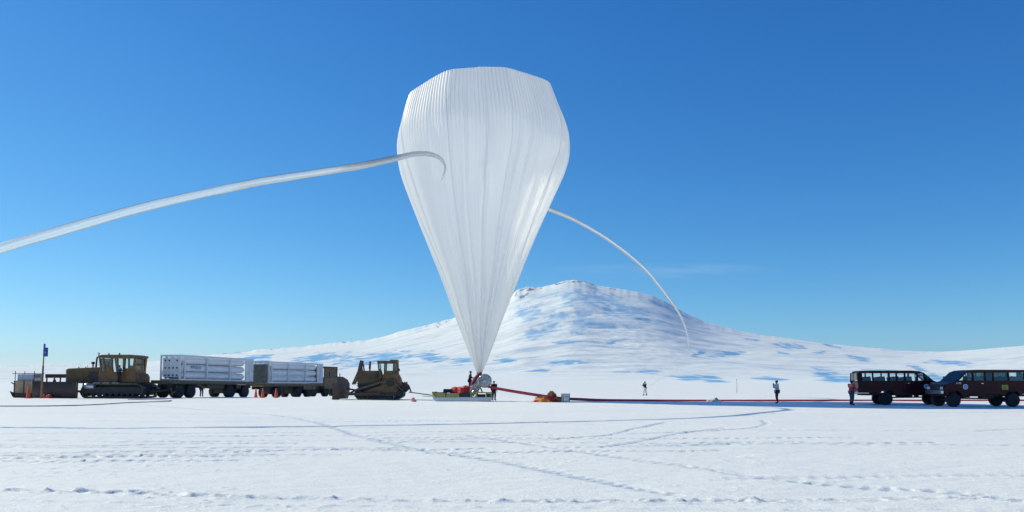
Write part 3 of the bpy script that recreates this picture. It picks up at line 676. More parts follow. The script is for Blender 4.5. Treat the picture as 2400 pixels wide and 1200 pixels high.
    for sy in (-1, 1):
        y0, y1 = sy*W-.38, sy*W+.38
        tr, _ = track_loop(S, [(214, 905), (225, 899), (340, 899), (356, 907), (357, 917), (349, 931), (216, 931), (208, 920)], y0, y1, r, .05, .22)
        f = MB(); f.prism(S.pts([(216, 907), (346, 907), (346, 922), (216, 922)]), sy*W-.16, sy*W+.16); f.build('track_frame', M['dark'], r)
        for i, px in enumerate([218, 236, 250, 264, 278, 292, 306, 320, 332, 346]):
            rr = .42 if i in (0, 9) else .2; p = S(px, 916 if i in (0, 9) else 924); g = MB(); g.lathe([(rr*.3, -.2), (rr*.8, -.2), (rr, -.14), (rr, .14), (rr*.8, .2), (rr*.3, .2)], 'y', (0, 0, 0), 18); o = g.build('road_wheel', M['dark'], r); o.location = (p[0], sy*W, p[1])
    b = MB(); b.prism(S.pts([(212, 896), (344, 896), (344, 912), (212, 912)]), -.95, .95); b.build('chassis', M['dark'], r)
    b = MB(); b.prism(S.pts([(207, 896), (240, 896), (240, 926), (212, 929), (207, 918)]), -1.2, -.9); b.prism(S.pts([(338, 898), (352, 901), (357, 914), (352, 926), (338, 926)]), -.8, .8, .05); b.each('guard', M['dark'], r)
    b = MB()
    for k in range(3): p = S(248+k*22, 897.5); b.box(p[0]-.35, p[0]+.35, -1.74, -.98, p[1]-.04, p[1]+.03)
    b.each('fender_step', M['steel'], r)
    b = MB(); p = S(228, 905); b.lathe([(.2, -.5), (.3, -.45), (.3, .45), (.2, .5)], 'x', (p[0], -1.45, p[1]), 14); b.build('air_tank', M['alu'], r, True)
    # long blade carried in front, angled: its near end reaches back beside the tracks
    b = MB(); pts = []
    for k in range(9):
        a = k/8; pts.append((.16*math.sin(a*PI)*-1, .02+a*1.56))
    back = [(x+.09, z) for x, z in reversed(pts)]
    bl = MB(); n = len(pts+back); prof = pts+back
    a = S(99, 933); c = S(206, 933); A = Vector((a[0], -1.9, 0)); B = Vector((c[0], -2.05, 0)); dv = (B-A).normalized(); nv = Vector((dv.y, -dv.x, 0))
    for e in (A, B): bl.v += [tuple(e+nv*-x+Vector((0, 0, z))) for x, z in prof]
    bl.f = [tuple(range(n)), tuple(reversed(range(n, 2*n)))]+[(i, n+i, n+(i+1) % n, (i+1) % n) for i in range(n)]
    blade = bl.build('blade', M['brown'], r)
    b = MB(); b.beam(B+Vector((.02, -.02, .02)), B+Vector((.02, -.02, 1.6)), .22, .1); b.build('blade_end_plate', M['yellow2'], blade)
    b = MB(); b.beam(A+Vector((0, 0, 1.6)), B+Vector((0, 0, 1.6)), .12, .05); b.beam(A+Vector((0, 0, .05)), B+Vector((0, 0, .05)), .14, .1); b.build('blade_rib', M['dark'], blade)
    b = MB()
    for x in (.35, .8): q = A+(B-A)*x; b.beam(q+Vector((0, .2, .6)), (S(216, 916)[0], -.7, S(216, 916)[1]), .18)
    b.each('push_arm', M['yellow2'], r)
    p = S(297, 897); T = r.matrix_basis; 
    bpy.context.view_layer.update(); wpos = r.matrix_world @ Vector((p[0], -1.45, p[1]+.05))
    person(tuple(wpos), R(60), 'person in blue coverall climbing at the cab door of the left bulldozer', M['c_blue'], M['c_black'], M['c_navy'], arms='forward', h=1.72)
long_dozer()
# ------------------------------------------------------------------ cargo sled, crate, pole, cone at the far left
def left_sled():
    S = Side(100, 932, 84); r = thing('cargo_sled', 'red railed cargo sled parked at the far left behind the dark blade', 'sled', tuple(S.loc), 0)
    b = MB(); S.box(b, 43, 162, 922, 927, -1, 1); b.build('deck', M['brown'], r, bevel=.02)
    for y in (-.9, .9):
        b = MB(); b.prism(S.pts([(36, 917), (42, 928), (46, 932), (160, 932), (160, 927), (50, 927), (44, 920)]), y-.1, y+.1); b.build('runner', M['dark'], r)
    b = MB(); S.box(b, 92, 162, 877, 886, .9, 1.02); b.each('rail', mat('faded_red_rail', (.16, .05, .05), .7, noise=.4), r, bevel=.02)
    b = MB()
    for px in (94, 126, 160): S.box(b, px, px+3, 880, 925, .94, 1.0)
    b.each('rail_post', M['brown'], r)
    b = MB(); p = S(28, 897); q = S(46, 906); b.beam((p[0], -.2, p[1]), (q[0], -.2, q[1]), .1); p = S(35, 900); q = S(46, 915); b.beam((p[0], -.2, p[1]), (q[0], -.2, q[1]), .08); b.build('tow_bar', M['steel'], r)
    c = thing('crate', 'open yellowish wooden crate standing on the far left sled', 'crate', tuple(Vector(S.loc)+Vector((S(67, 922)[0], 0, S(67, 922)[1]))), 0)
    h = (922-893)/S.s; w2 = 22/S.s
    for k, y in enumerate((-.85, .85)):
        b = MB()
        for i in range(5): b.box(-w2, w2, y-.025, y+.025, .03+i*h/5, (i+1)*h/5+.022)
        b.build('side_panel', M['wood'] if k else mat('yellow_wood', (.42, .33, .2), .8, noise=1, c2=(.3, .17, .12), nscale=2), c)
    for x in (-w2, w2):
        b = MB()
        for i in range(5): b.box(x-.025, x+.025, -.82, .82, .03+i*h/5, (i+1)*h/5+.022)
        b.build('end_panel', M['wood'], c)
    b = MB()
    for x in (-w2, 0, w2*.95):
        b.box(x-.05, x+.05, -.92, -.878, 0, h)
    b.each('batten', M['brown'], c)
    b = MB(); b.box(-w2, w2, -.8, .8, .0, .05); b.build('base', M['wood'], c)
    # wrapped load above
    l_ = thing('wrapped_load', 'plastic wrapped pale load with thin top frame, on the far left crate', 'load', tuple(Vector(c.location)+Vector((0, 0, h))), 0)
    hh = 17/S.s; b = MB(); b.box(-w2*.85, w2*.9, -.7, .7, .0, hh*.9); b.build('bundle', mat('pale_blue_bundle', (.45, .5, .62), .5, noise=.4, nscale=3, bump=.6, bscale=6), l_, bevel=.06)
    b = MB()
    for x in (-w2*1.0, w2*1.0):
        for y in (-.8, .8): b.beam((x, y, 0), (x, y, hh+.25), .05)
    for y in (-.8, .8): b.beam((-w2*1.3, y, hh), (w2*1.1, y, hh), .06)
    b.build('frame', M['brown'], l_)
    b = MB(); b.box(w2*.92, w2*1.0, -.72, .72, 0, hh); b.build('wrap', M['cleardrum'], l_)
    person(tuple(Vector(S.loc)+Vector((S(125, 922)[0], .1, S(125, 922)[1]))), R(200), 'person in dark coat and tan hood standing on the far left sled', M['c_black'], M['c_black'], M['c_tan'], h=1.7)
left_sled()
def marker_pole():
    g = gp(96, 934); r = thing('marker_pole', 'tall wooden marker pole with blue flag at the top, far left', 'marker pole', g, 0); s = F/g[1]
    h = 127/s; T = Vector((3.5/s, 0, 0)); b = MB(); b.tube([(0, 0, 0), (T.x*.6, 0, h*.6)], [.1, .085], 8); b.tube([(T.x*.6, 0, h*.6), (T.x, 0, h)], [.06, .055], 8); b.build('post', M['wood'], r, True)
    b = MB(); z0 = (934-836)/s; z1 = (934-815)/s; f = []
    n = 10
    for i in range(n+1):
        x = T.x*.9-.1+i/n*.5; y = .05*math.sin(i*1.1); f.append((x, y))
    for d in (0, .012): b.v += [(x, y+d, z) for (x, y) in f for z in (z0, z1)]
    m = 2*(n+1)
    b.f = [(2*i, 2*i+2, 2*i+3, 2*i+1) for i in range(n)]+[(m+2*i, m+2*i+1, m+2*i+3, m+2*i+2) for i in range(n)]+[(0, 1, m+1, m), (2*n, m+2*n, m+2*n+1, 2*n+1)]+[(2*i, m+2*i, m+2*i+2, 2*i+2) for i in range(n)]+[(2*i+1, 2*i+3, m+2*i+3, m+2*i+1) for i in range(n)]
    fl_ = b.build('flag', M['blue'], r)
    b = MB(); xm = T.x*.9+.16; b.box(xm-.07, xm+.07, -.09, -.083, (z0+z1)/2-.12, (z0+z1)/2+.02); b.build('flag_mark', M['ink_blue'], fl_)
    b = MB(); b.lathe([(.09, z1), (.09, h), (.04, h+.06)], 'z', (T.x, 0, 0), 10); b.build('cap', M['blue'], r, True)
marker_pole()
def make_cone():
    r = thing('traffic_cone', '', 'traffic cone', (0, 0, 0), 0, 'orange traffic cones by the convoy')
    b = MB(); b.box(-.22, .22, -.22, .22, 0, .04); b.build('base', M['orange'], r, bevel=.01)
    b = MB(); b.lathe([(.19, .04), (.17, .08), (.05, .93), (.035, .95)], 'z', (0, 0, 0), 20); b.build('cone', M['orange'], r, True)
    b = MB(); b.lathe([(.145, .22), (.126, .38), (.12, .38), (.12, .22)], 'z', (0, 0, 0), 20); b.build('stripe', mat('faded_stripe', (.8, .35, .25), .5), r, True)
    return r
cone0 = make_cone()
for i, (px, py, D, k, lb) in enumerate([(66, 934.5, 79.5, 1.2, 'orange traffic cone in front of the yellowish crate, far left'),
        (599.5, 932, 84, 1.0, 'slim orange traffic cone, leftmost of the three between the trailers'),
        (615.5, 933, 83, 1.0, 'bright orange traffic cone, middle one of three between the trailers'),
        (647, 933, 83, 1.0, 'orange traffic cone in front of the wheels under the rear tube rack')]):
    c = cone0 if i == 0 else copy_tree(cone0); g = P(px, py, D); c.location = (g.x, g.y, gz(g.x, g.y)); c.scale = (k, k, k); c['label'] = lb
g = gp(110, 933.5, 80.5)
b = MB()
for i in range(7):
    a = random.uniform(0, 6.28); b.lathe([(.05, -.18), (.16, -.1), (.19, 0), (.15, .1), (.04, .17)], 'x', (random.uniform(-.35, .35), random.uniform(-.15, .15), .12+.05*(i % 3)), 10)
o = b.build('red_bag', M['red'], None, True); o.location = g; tag(o, 'crumpled red bag lying at the foot of the dark blade', 'bag')
# ------------------------------------------------------------------ tube racks on trailer and truck
UA = math.atan2(.95, .31)
def tube_rack(label, loc, rz, tilt, logo):
    r = thing('gas_tube_rack', label, 'gas tube rack', loc, rz, 'white gas tube racks'); r.rotation_euler = (0, tilt, rz)
    Lr, Wd, H = 12.19, 2.44, 2.59
    b = MB()
    for x in (.06, .78, 10.85, Lr-.08):
        for y in (.06, Wd-.06): b.box(x-.07, x+.07, y-.06, y+.06, .16, H-.16)
    for x in (4.16, 8.0):
        for y in (.02, Wd-.02): b.box(x-.06, x+.06, y-.05, y+.05, .16, H-.2)
    for y in (.07, Wd-.07):
        b.box(0, Lr, y-.07, y+.07, 0, .16); b.box(0, Lr, y-.07, y+.07, H-.16, H)
    for x in (.07, 4.16, 8.0, Lr-.07):
        b.box(x-.07, x+.07, .14, Wd-.14, .01, .15); b.box(x-.07, x+.07, .14, Wd-.14, H-.15, H-.01)
    for y in (.03, Wd-.03): b.beam((.15, y, .2), (.7, y, H-.2), .09, .05); b.beam((Lr-.9, y, .2), (Lr-.35, y, H-.2), .07, .05)
    b.build('frame', M['white2'], r)
    for ky, y in enumerate((.5, 1.22, 1.94)):
        for kz, z in enumerate((.52, 1.29, 2.06)):
            t = MB(); t.lathe([(.1, .5), (.2, .56), (.35, .8), (.365, 1.0), (.365, 10.4), (.34, 10.65), (.2, 10.85), (.1, 10.9), (.1, 11.1)], 'x', (0, y, z), 22)
            t.build('gas_tube', M['white'], r, True)
    b = MB()                                                       # end bulkhead with folded sheet and ports
    ys = np.linspace(.14, Wd-.14, 15)
    for i in range(14):
        xo = .16 if (i//2) % 2 else .2
        b.box(xo, xo+.05, ys[i], ys[i+1]-.006, .3, H-.3)
    bk = b.build('end_panel', M['white'], r)
    b = MB()
    for y in (.5, .98, 1.46, 1.94):
        for z in (.5, 1.25, 2.0):
            if y == .98 and z == 2.0: continue
            b.lathe([(.07, .1), (.085, .12), (.085, .16)], 'x', (0, y, z), 12)
    b.each('port', M['dark'], bk)
    b = MB(); b.box(.14, .19, .3, Wd-.4, .2, .28); b.build('slot', M['dark'], bk)
    b = MB()
    for y in (.75, 1.7): b.box(.1, .14, y-.05, y+.05, 2.2, 2.3)
    b.each('latch', M['chrome'], bk)
    b = MB(); xs_ = np.linspace(10.95, Lr-.16, 8)
    for y in (.02,):
        for i in range(7): yo = y+(.03 if i % 2 else 0); b.box(xs_[i], xs_[i+1]-.004, yo, yo+.03, .17, H-.17)
    b.build('side_panel', M['white2'], r)
    if logo:
        text('APOLLO', .44, 'lettering', M['green_ink'], r, (2.5, .118, 1.33), (R(90), 0, 0), .25)
    return r
def hauler(S0, label, truck):
    loc, rz, tilt = S0
    r = thing('tube_truck' if truck else 'flatbed_trailer', label, 'truck' if truck else 'trailer', loc, rz); r.rotation_euler = (0, tilt, rz)
    dz = 1.75
    b = MB()
    x0 = -1.1 if not truck else -.8
    for y in (.02, 2.42): b.box(x0, 12.45, y-.1, y+.1, dz-.36, dz-.005)
    for k in range(13): b.box(k*1.0-.05+.1, k*1.0+.15, .13, 2.31, dz-.3, dz-.03)
    b.box(x0-.02, x0+.14, -.1, 2.54, dz-.34, dz-.01)
    deck = b.build('deck', M['yellow2'], r)
    b = MB()
    for k in range(34): x = 1.0+k*.32; b.box(x, x+.1, -.13, -.085, dz-.2, dz-.1)
    b.each('lashing_hook', M['steel'], deck)
    b = MB()
    for y in (.6, 1.84): b.box(x0+.3, 12.4, y-.12, y+.12, dz-.75, dz-.37)
    b.each('chassis_beam', M['dark'], r)
    ax = [(.2, .1), (1.9, .1), (8.2, 0), (10.9, 0)] if not truck else [(2.1, 0), (6.6, 0), (8.9, 0), (13.2, 0), (18.2, 0)]
    for x, _ in ax:
        b = MB(); b.tube([(x, .2, .68), (x, 2.24, .68)], .11, 8); b.box(x-.35, x+.35, .45, .75, .68, dz-.37); b.box(x-.35, x+.35, 1.7, 2.0, .68, dz-.37); b.build('axle', M['dark'], r)
        for y, s_ in ((.3, -1), (2.14, 1)): wheel(r, x, y, .66, .68, .58, s_)
    b = MB()
    for x0_, x1_ in ([(-.2, 2.5), (7.6, 11.5)] if not truck else [(1.3, 3.0), (6.0, 9.6), (10.4, 14.0)]): b.box(x0_, x1_, .62, 1.8, .42, dz-.38)
    b.each('undercarriage', M['dark'], r)
    if not truck:
        b = MB(); b.beam((-.9, .6, .9), (2.4, .4, .75), .2, .3); b.beam((-.9, .6, .75), (-2.4, 1.22, .6), .16, .16); b.beam((-.9, 1.9, .8), (-2.4, 1.22, .6), .16, .16); b.box(.0, 2.6, .5, 1.95, .95, 1.35); b.build('steering_dolly', M['dark'], r)
        b = MB(); b.beam((-1.0, .1, .35), (.3, .1, 1.0), .12); b.beam((-1.1, .1, 1.0), (-.8, .1, .3), .1); b.beam((2.6, -.02, 1.38), (4.1, -.02, 1.0), .14, .06); b.each('tow_brace', M['yellow2'], r)
        b = MB(); b.box(4.2, 7.0, -.04, .3, .95, 1.36); b.box(9.2, 10.0, 0, .3, .95, 1.36); b.each('tool_box', M['brown'], r, bevel=.02)
    else:
        b = MB(); b.box(7.4, 10.2, -.12, .4, .95, 1.38); b.each('tool_box', M['yellow'], r, bevel=.02)
        b = MB(); b.box(-.7, -.1, .1, 2.3, dz, dz+2.2); b.build('pump_cabinet', mat('grey_green_cabinet', (.13, .14, .12), .6, noise=.5), r, bevel=.04)
        # cab and hood beyond the rack
        b = MB(); b.box(12.55, 15.9, .0, 2.4, 1.0, 2.55); cab = b.build('cab', M['yellow'], r, bevel=.08)
        b = MB(); b.box(12.5, 15.95, -.05, 2.45, 3.82, 4.0); b.build('cab_roof', M['brown'], cab, bevel=.05)
        b = MB()
        for x in (12.62, 14.0, 14.9, 15.8):
            for y in (.05, 2.35): b.box(x-.1, x+.1, y-.06, y+.06, 2.5, 3.85)
        b.box(14.0, 14.9, .0, .09, 2.5, 3.85); b.box(12.55, 14, .0, .08, 3.45, 3.85)
        b.each('cab_post', M['yellow2'], cab)
        b = MB(); b.box(12.7, 14.0, .03, .05, 2.55, 3.5); b.box(14.95, 15.75, .03, .05, 2.55, 3.8); b.box(12.7, 15.75, 2.34, 2.36, 2.55, 3.8); b.build('window', M['glass'], cab)
        b = MB(); b.prism([(15.95, 1.0), (15.95, 2.72), (18.2, 2.66), (19.4, 2.3), (20.0, 1.7), (20.0, 1.0)], .3, 2.1, .12); b.build('hood', M['brown'], r)
        b = MB(); b.tube([(17.6, .6, 2.6), (17.6, .6, 3.15)], .06, 8); b.build('air_intake', M['dark'], r)
    return r
def at_corner(px, D, z): p = P(px, 900, D); return (p.x, p.y, z)
t1 = (at_corner(420, 82.7, .02), UA, .0125)
hauler(t1, 'yellow brown flatbed trailer carrying the nearer white tube rack', False)
m1 = Matrix.Translation(t1[0]) @ Matrix.Rotation(UA, 4, 'Z') @ Matrix.Rotation(t1[2], 4, 'Y')
tube_rack('white rack of long gas tubes with teal lettering, on the nearer trailer', tuple(m1 @ Vector((0, 0, 1.76))), UA, t1[2], True)
t2 = (at_corner(629, 97, -.3), UA, .004)
hauler(t2, 'yellow cabbed truck beyond the dozer, carrying the farther white tube rack', True)
m2 = Matrix.Translation(t2[0]) @ Matrix.Rotation(UA, 4, 'Z') @ Matrix.Rotation(t2[2], 4, 'Y')
tube_rack('plain white rack of long gas tubes on the farther truck, no lettering', tuple(m2 @ Vector((0, 0, 1.76))), UA, t2[2], False)
# ------------------------------------------------------------------ second dozer
def dozer():
    S = Side(890, 937, DG(936.5)); r = thing('bulldozer', 'brown yellow bulldozer with raised triangular tracks, left of the balloon sled', 'bulldozer', tuple(S.loc), R(4))
    b = MB(); b.prism(S.pts([(839, 874), (842, 871.5), (848, 870), (893, 869.5), (895, 876), (895, 905), (840, 908)]), -.62, .62, .05); hood = b.build('hood', M['yellow2'], r)
    b = MB(); p = S(839, 873); q = S(839, 906)
    for k in range(8): z = q[1]+(p[1]-q[1])*(k+.5)/8; b.box(p[0]-.06, p[0]+.02, -.55, .55, z-.03, z+.03)
    b.build('radiator_grille', M['dark'], hood)
    b = MB(); p = S(850, 875); q = S(885, 889)
    for k in range(7): x = p[0]+(q[0]-p[0])*k/6; b.box(x-.04, x+.04, -.645, -.615, q[1], p[1])
    b.build('louvre', M['brown'], hood)
    b = MB(); p = S(866.8, 871); q = S(866.8, 848); b.lathe([(.07, p[1]-.1), (.07, p[1]+.2), (.1, p[1]+.25), (.1, q[1]), (.07, q[1])], 'z', (p[0], -.2, 0), 12); b.build('exhaust_pipe', M['dark'], r, True)
    b = MB()
    for y in (-.78, .78):
        p = S(848, 846); q = S(842, 872); e = S(829, 902); b.beam((p[0], y, p[1]), (q[0], y, q[1]), .26, .16); b.beam((q[0], y, q[1]), (e[0], y, e[1]), .15)
        g = S(852, 875); b.beam((p[0]+.02, y, p[1]-.3), (g[0], y, g[1]), .12)
    b.each('lift_cylinder', M['brown'], r)
    b = MB(); b.prism(S.pts([(899, 878), (934, 878), (940, 890), (942, 905), (895, 905), (897, 888)]), -.95, .95, .05); cab = b.build('cab_body', M['yellow'], r)
    b = MB(); b.prism(S.pts([(885, 847), (915, 847), (915, 844.5), (932, 844.5), (932, 853), (885, 853)]), -.95, .95, .03); b.build('cab_roof', M['yellow2'], cab)
    b = MB()
    for y in (-.88, .88):
        for x0, y0, x1, y1, wd in [(888, 852, 889, 868, .17), (889, 866, 895, 886, .17), (903, 852, 902, 879, .26), (923, 852, 924, 874, .28), (930, 852, 931, 879, .2)]:
            p = S(x0, y0); q = S(x1, y1); b.beam((p[0], y, p[1]), (q[0], y, q[1]), wd, .12)
        p = S(902, 870); q = S(932, 879); b.box(p[0], q[0], y-.05, y+.05, q[1], p[1])
    b.each('cab_post', M['yellow2'], cab)
    b = MB()
    for y in (-.86, .86): p = S(890, 853); q = S(930, 870); b.box(p[0], q[0], y-.01, y+.01, q[1], p[1])
    p = S(889, 853); q = S(889, 870); b.box(p[0]-.01, p[0]+.01, -.84, .84, q[1], p[1]); b.build('window', M['glass'], cab)
    b = MB(); p = S(917, 880); b.box(p[0]-.25, p[0]+.2, -.28, .28, p[1]-.1, p[1]+.2); b.box(p[0]+.12, p[0]+.25, -.28, .28, p[1]+.2, p[1]+.8); b.build('seat', M['seat'], cab)
    b = MB(); b.beam((S(883, 886)[0], -.9, S(883, 886)[1]), (S(890, 870)[0], -.9, S(890, 870)[1]), .12); p = S(934, 868); lamp(b, p[0], -.7, p[1], .12, 1); b.each('work_lamp', M['dark'], cab)
    for sy in (-1, 1):
        y0, y1 = sy*1.0-.3, sy*1.0+.3
        track_loop(S, [(838, 913), (912, 890), (921, 891), (948, 918), (947, 928), (936, 935.5), (842, 935.5), (834, 925)], y0, y1, r, .06, .2)
        f = MB(); f.prism(S.pts([(846, 921), (936, 921), (938, 929), (846, 929)]), sy-.14, sy+.14); f.build('track_frame', M['brown'], r)
        f = MB(); f.prism(S.pts([(850, 920.5), (905, 900), (928, 902), (938, 920.5)]), sy-.08, sy+.08); f.build('track_guard', M['yellow2'], r)
        for px, py, rr in [(844, 924, .36), (939, 924, .36), (916, 898, .34)]+[(856+i*12, 930.5, .15) for i in range(7)]:
            p = S(px, py); g = MB(); g.lathe([(rr*.3, -.17), (rr*.8, -.17), (rr, -.12), (rr, .12), (rr*.8, .17), (rr*.3, .17)], 'y', (0, 0, 0), 18); o = g.build('road_wheel', M['dark'], r); o.location = (p[0], sy, p[1])
    b = MB(); b.prism(S.pts([(842, 900), (940, 900), (940, 920), (842, 920)]), -.68, .68); b.build('chassis', M['dark'], r)
    b = MB(); b.prism(S.pts([(935, 898), (950, 897), (957, 903), (959, 912), (951, 920), (936, 917)]), -.6, .6, .05)
    for px in (943, 948, 953): p = S(px, 898); b.lathe([(.06, p[1]-.05), (.06, p[1]+.1)], 'z', (p[0], -.3, 0), 8)
    b.build('winch', M['brown'], r)
    b = MB(); p = S(957, 904); q = S(963, 921); b.beam((p[0], -.3, p[1]), (q[0], -.3, q[1]), .09); b.beam((p[0], .3, p[1]), (q[0], .3, q[1]), .09); b.each('ripper_shank', M['dark'], r)
    # blade turned edge-on, so its curved back shows
    prof = [(-.18*math.sin(k/8*PI), .06+k/8*1.42) for k in range(9)]; prof += [(x+.1, z) for x, z in reversed(prof)]
    A = Vector((S(783, 933)[0], -1.15, .02)); B = Vector((S(817, 933)[0], 1.85, .02)); A, B = Vector((S(785, 933)[0], -1.0, 0)), Vector((S(810, 933)[0], 1.9, 0))
    dv = (B-A).normalized(); nv = Vector((-dv.y, dv.x, 0)); n = len(prof); bl = MB()
    for e in (A, B): bl.v += [tuple(e-nv*-x*1.0+Vector((0, 0, z))) for x, z in prof]
    bl.f = [tuple(range(n)), tuple(reversed(range(n, 2*n)))]+[(i, n+i, n+(i+1) % n, (i+1) % n) for i in range(n)]
    blade = bl.build('blade', M['yellow2'], r)
    b = MB(); b.prism([(A.x-.02, .02), (A.x+.62, .02), (A.x+.62, 1.2), (A.x+.35, 1.5), (A.x-.02, 1.5)], A.y-.1, A.y-.03); b.build('blade_end_plate', M['brown'], blade)
    b = MB()
    for y in (-1.35, 1.35): b.beam((S(812, 922)[0], y*.9, .5), (S(895, 922)[0], y, .55), .2, .22)
    b.beam((S(818, 920)[0], -.5, .5), (S(842, 910)[0], -.5, 1.0), .15); b.beam((S(812, 905)[0], .3, 1.0), (S(842, 915)[0], .3, .8), .15)
    b.each('push_arm', M['brown'], r)
dozer()
# ------------------------------------------------------------------ launch sled with everything on it
LS = Side(1085, 939.5, 69.6)
def lz(px, py, y=0): a = LS(px, py); return Vector(LS.loc)+Vector((a[0], y, a[1]))
def launch_sled():
    r = thing('launch_sled', 'low yellow launch sled on pale runners under the balloon', 'sled', tuple(LS.loc), 0); S = LS
    for y in (-1.0, 1.0):
        b = MB(); b.prism(S.pts([(1015, 926), (1019, 935), (1024, 939.5), (1150, 939.5), (1154, 936), (1154, 932), (1024, 932), (1018, 924)]), y-.12, y+.12); b.build('runner', M['alu'], r)
    b = MB(); S.box(b, 1018, 1153, 930, 933.2, -.98, .98)
    b.build('deck', M['alu'], r)
    b = MB(); S.box(b, 1023, 1046, 920.5, 930, -1.0, .9); b.build('front_locker', M['olive'], r, bevel=.02)
    b = MB(); S.box(b, 1022, 1047, 919.4, 920.4, -1.03, .93); b.build('locker_lid', M['brown'], r)
    b = MB(); S.box(b, 1048, 1078, 921.5, 930, -1.0, .9); b.build('side_locker', M['olive'], r, bevel=.02)
    b = MB(); S.box(b, 1079, 1103, 921, 930, -.85, .85); S.box(b, 1119, 1137, 924, 930, -.6, .8); b.each('ballast_box', M['dark'], r, bevel=.03)
    b = MB()
    for y in (-1.0, .95):
        for px in (1104, 1117, 1139, 1151): S.box(b, px, px+2.2, 920, 930, y-.04, y+.04)
        S.box(b, 1104, 1153, 919.2, 921, y-.045, y+.045)
    b.each('rail', M['olive'], r)
    b = MB(); S.box(b, 1140, 1150, 922, 931, -.7, .5); b.build('hitch_block', M['yellow'], r, bevel=.03)
    b = MB(); b.prism(S.pts([(1014, 918), (1023, 918), (1024, 931), (1018, 931)]), -.8, .8); b.build('prow', M['olive'], r)
    # spool stand legs
    b = MB()
    for y in (-.55, .55):
        a = S(1121, 898); c = S(1131, 921); b.beam((a[0], y, a[1]), (c[0], y, c[1]), .08)
        c = S(1116, 930); b.beam((a[0], y, a[1]), (c[0], y, c[1]), .12); c = S(1110, 926); b.beam((a[0], y, a[1]), (c[0], y*1.2, c[1]), .07)
    b.each('spool_stand', M['olive'], r)
    # clear covered spool
    c = lz(1136, 892.5, 0); s = thing('launch_spool', 'large clear wrapped round spool beneath the balloon neck', 'spool', tuple(c), 0)
    b = MB(); b.lathe([(.5, -.62), (.56, -.58), (.56, -.5), (.5, -.46), (.46, 0), (.5, .46), (.56, .5), (.56, .58), (.5, .62)], 'y', (0, 0, 0), 36); b.build('drum', M['cleardrum'], s, True)
    b = MB(); b.lathe([(.1, -.66), (.14, -.64), (.14, .64), (.1, .66)], 'y', (0, 0, 0), 14); b.build('hub', M['alu'], s, True)
    b = MB()
    for k in range(8):
        a = k*PI/4; b.beam((.14*math.cos(a), -.6, .14*math.sin(a)), (.5*math.cos(a), -.6, .5*math.sin(a)), .04)
    b.build('spoke', M['alu'], s)
    b = MB(); b.lathe([(.585, -.3), (.6, -.25), (.6, .25), (.585, .3)], 'y', (0, 0, 0), 36); b.build('balloon_wrap', M['tubefilm'], s, True)
    # maroon collar strip from spool to deck
    b = MB(); L = [lz(1128, 873.5, -.25), lz(1122, 878, -.3), lz(1114, 888, -.35), lz(1109, 898, -.35), lz(1108, 903, -.3), lz(1109, 912, -.2)]
    sp = smooth_path([tuple(p) for p in L], 6); wd = [.06+.11*math.sin(min(1, i/(len(sp)-1))*PI) for i in range(len(sp))]
    b.tube([Vector(p)-L[0] for p in sp], wd, 10); o = b.build('release_collar', M['maroon_strap'], None, True); o.location = L[0]; tag(o, 'dark maroon collar strap curving down from the balloon neck', 'strap')
    # crumpled plastic below the spool
    bm = bmesh.new(); bmesh.ops.create_icosphere(bm, subdivisions=4, radius=1)
    for v in bm.verts:
        q = v.co.copy(); k = 1+.35*math.sin(q.x*7+q.z*5)*math.cos(q.y*6-q.z*8)+.18*math.sin(q.z*17+q.x*11); v.co = Vector((q.x*.38*k+q.z*.32, q.y*.45*k, q.z*.62*k))
    me = bpy.data.meshes.new('plastic_sheet'); bm.to_mesh(me); bm.free(); me.materials.append(M['cleardrum']); o = bpy.data.objects.new('plastic_sheet', me); col.objects.link(o); o.location = lz(1113.5, 909, -.35)
    tag(o, 'crumpled clear plastic sheet hanging below the spool', 'plastic sheet')
    # red fabric pile, hand winches in front of it
    def pile(name, label, cat, c, sx, sy, sz, m, sd, peak=0, m2=None):
        bm = bmesh.new(); bmesh.ops.create_icosphere(bm, subdivisions=5, radius=1); rs = random.Random(sd); ph_ = [rs.uniform(0, 6) for _ in range(8)]
        for v in bm.verts:
            q = v.co.copy(); k = 1+.16*math.sin(q.x*5+ph_[0])*math.cos(q.y*4+ph_[1])+.12*math.sin(q.x*11+q.y*7+ph_[2])+.08*math.sin(q.x*23+q.z*15+ph_[3])*math.cos(q.y*19+ph_[4])+.05*math.sin(q.x*41+q.y*31+ph_[5])
            z = max(q.z, -.02)*k; v.co = Vector((q.x*sx*k, q.y*sy*k, z*sz+peak*max(0, 1-abs(q.x-.25)*2.6)*max(z, 0)))
        me = bpy.data.meshes.new(name); bm.to_mesh(me); bm.free(); me.materials.append(m)
        if m2:
            me.materials.append(m2)
            for f in me.polygons:
                q = f.center; t = math.sin(q.x/sx*4+ph_[6]+2*math.sin(q.z/sz*3))+.7*math.sin(q.z/sz*6+q.y/sy*4+ph_[7]+q.x/sx*3)
                if t > .15: f.material_index = 1
        me.polygons.foreach_set('use_smooth', [True]*len(me.polygons))
        o = bpy.data.objects.new(name, me); col.objects.link(o); o.location = c; tag(o, label, cat); return o
    pile('parachute_pile', 'red bunched parachute fabric heaped on the yellow launch sled', 'fabric pile', lz(1083, 921, -.1), .95, .6, .5, M['red'], 3, .12)
    g = gp(1284, 944, 66.5); pile('parachute_pile', 'yellow and red fabric heap on the snow beside a small silver box', 'fabric pile', g, 1.0, .6, .48, M['fabyel'], 9, .38, M['red'])
    g = gp(1673, 943.3, 67.3); pile('cloth_pile', 'small cream cloth heap lying on the thin red hose', 'cloth pile', g, .55, .3, .2, M['creamcloth'], 5, .12)
    b = MB()
    for k in range(3): b.lathe([(.16, -.1), (.16, -.06), (.1, -.05), (.1, .05), (.16, .06), (.16, .1)], 'y', (k*.24, 0, .16), 14)
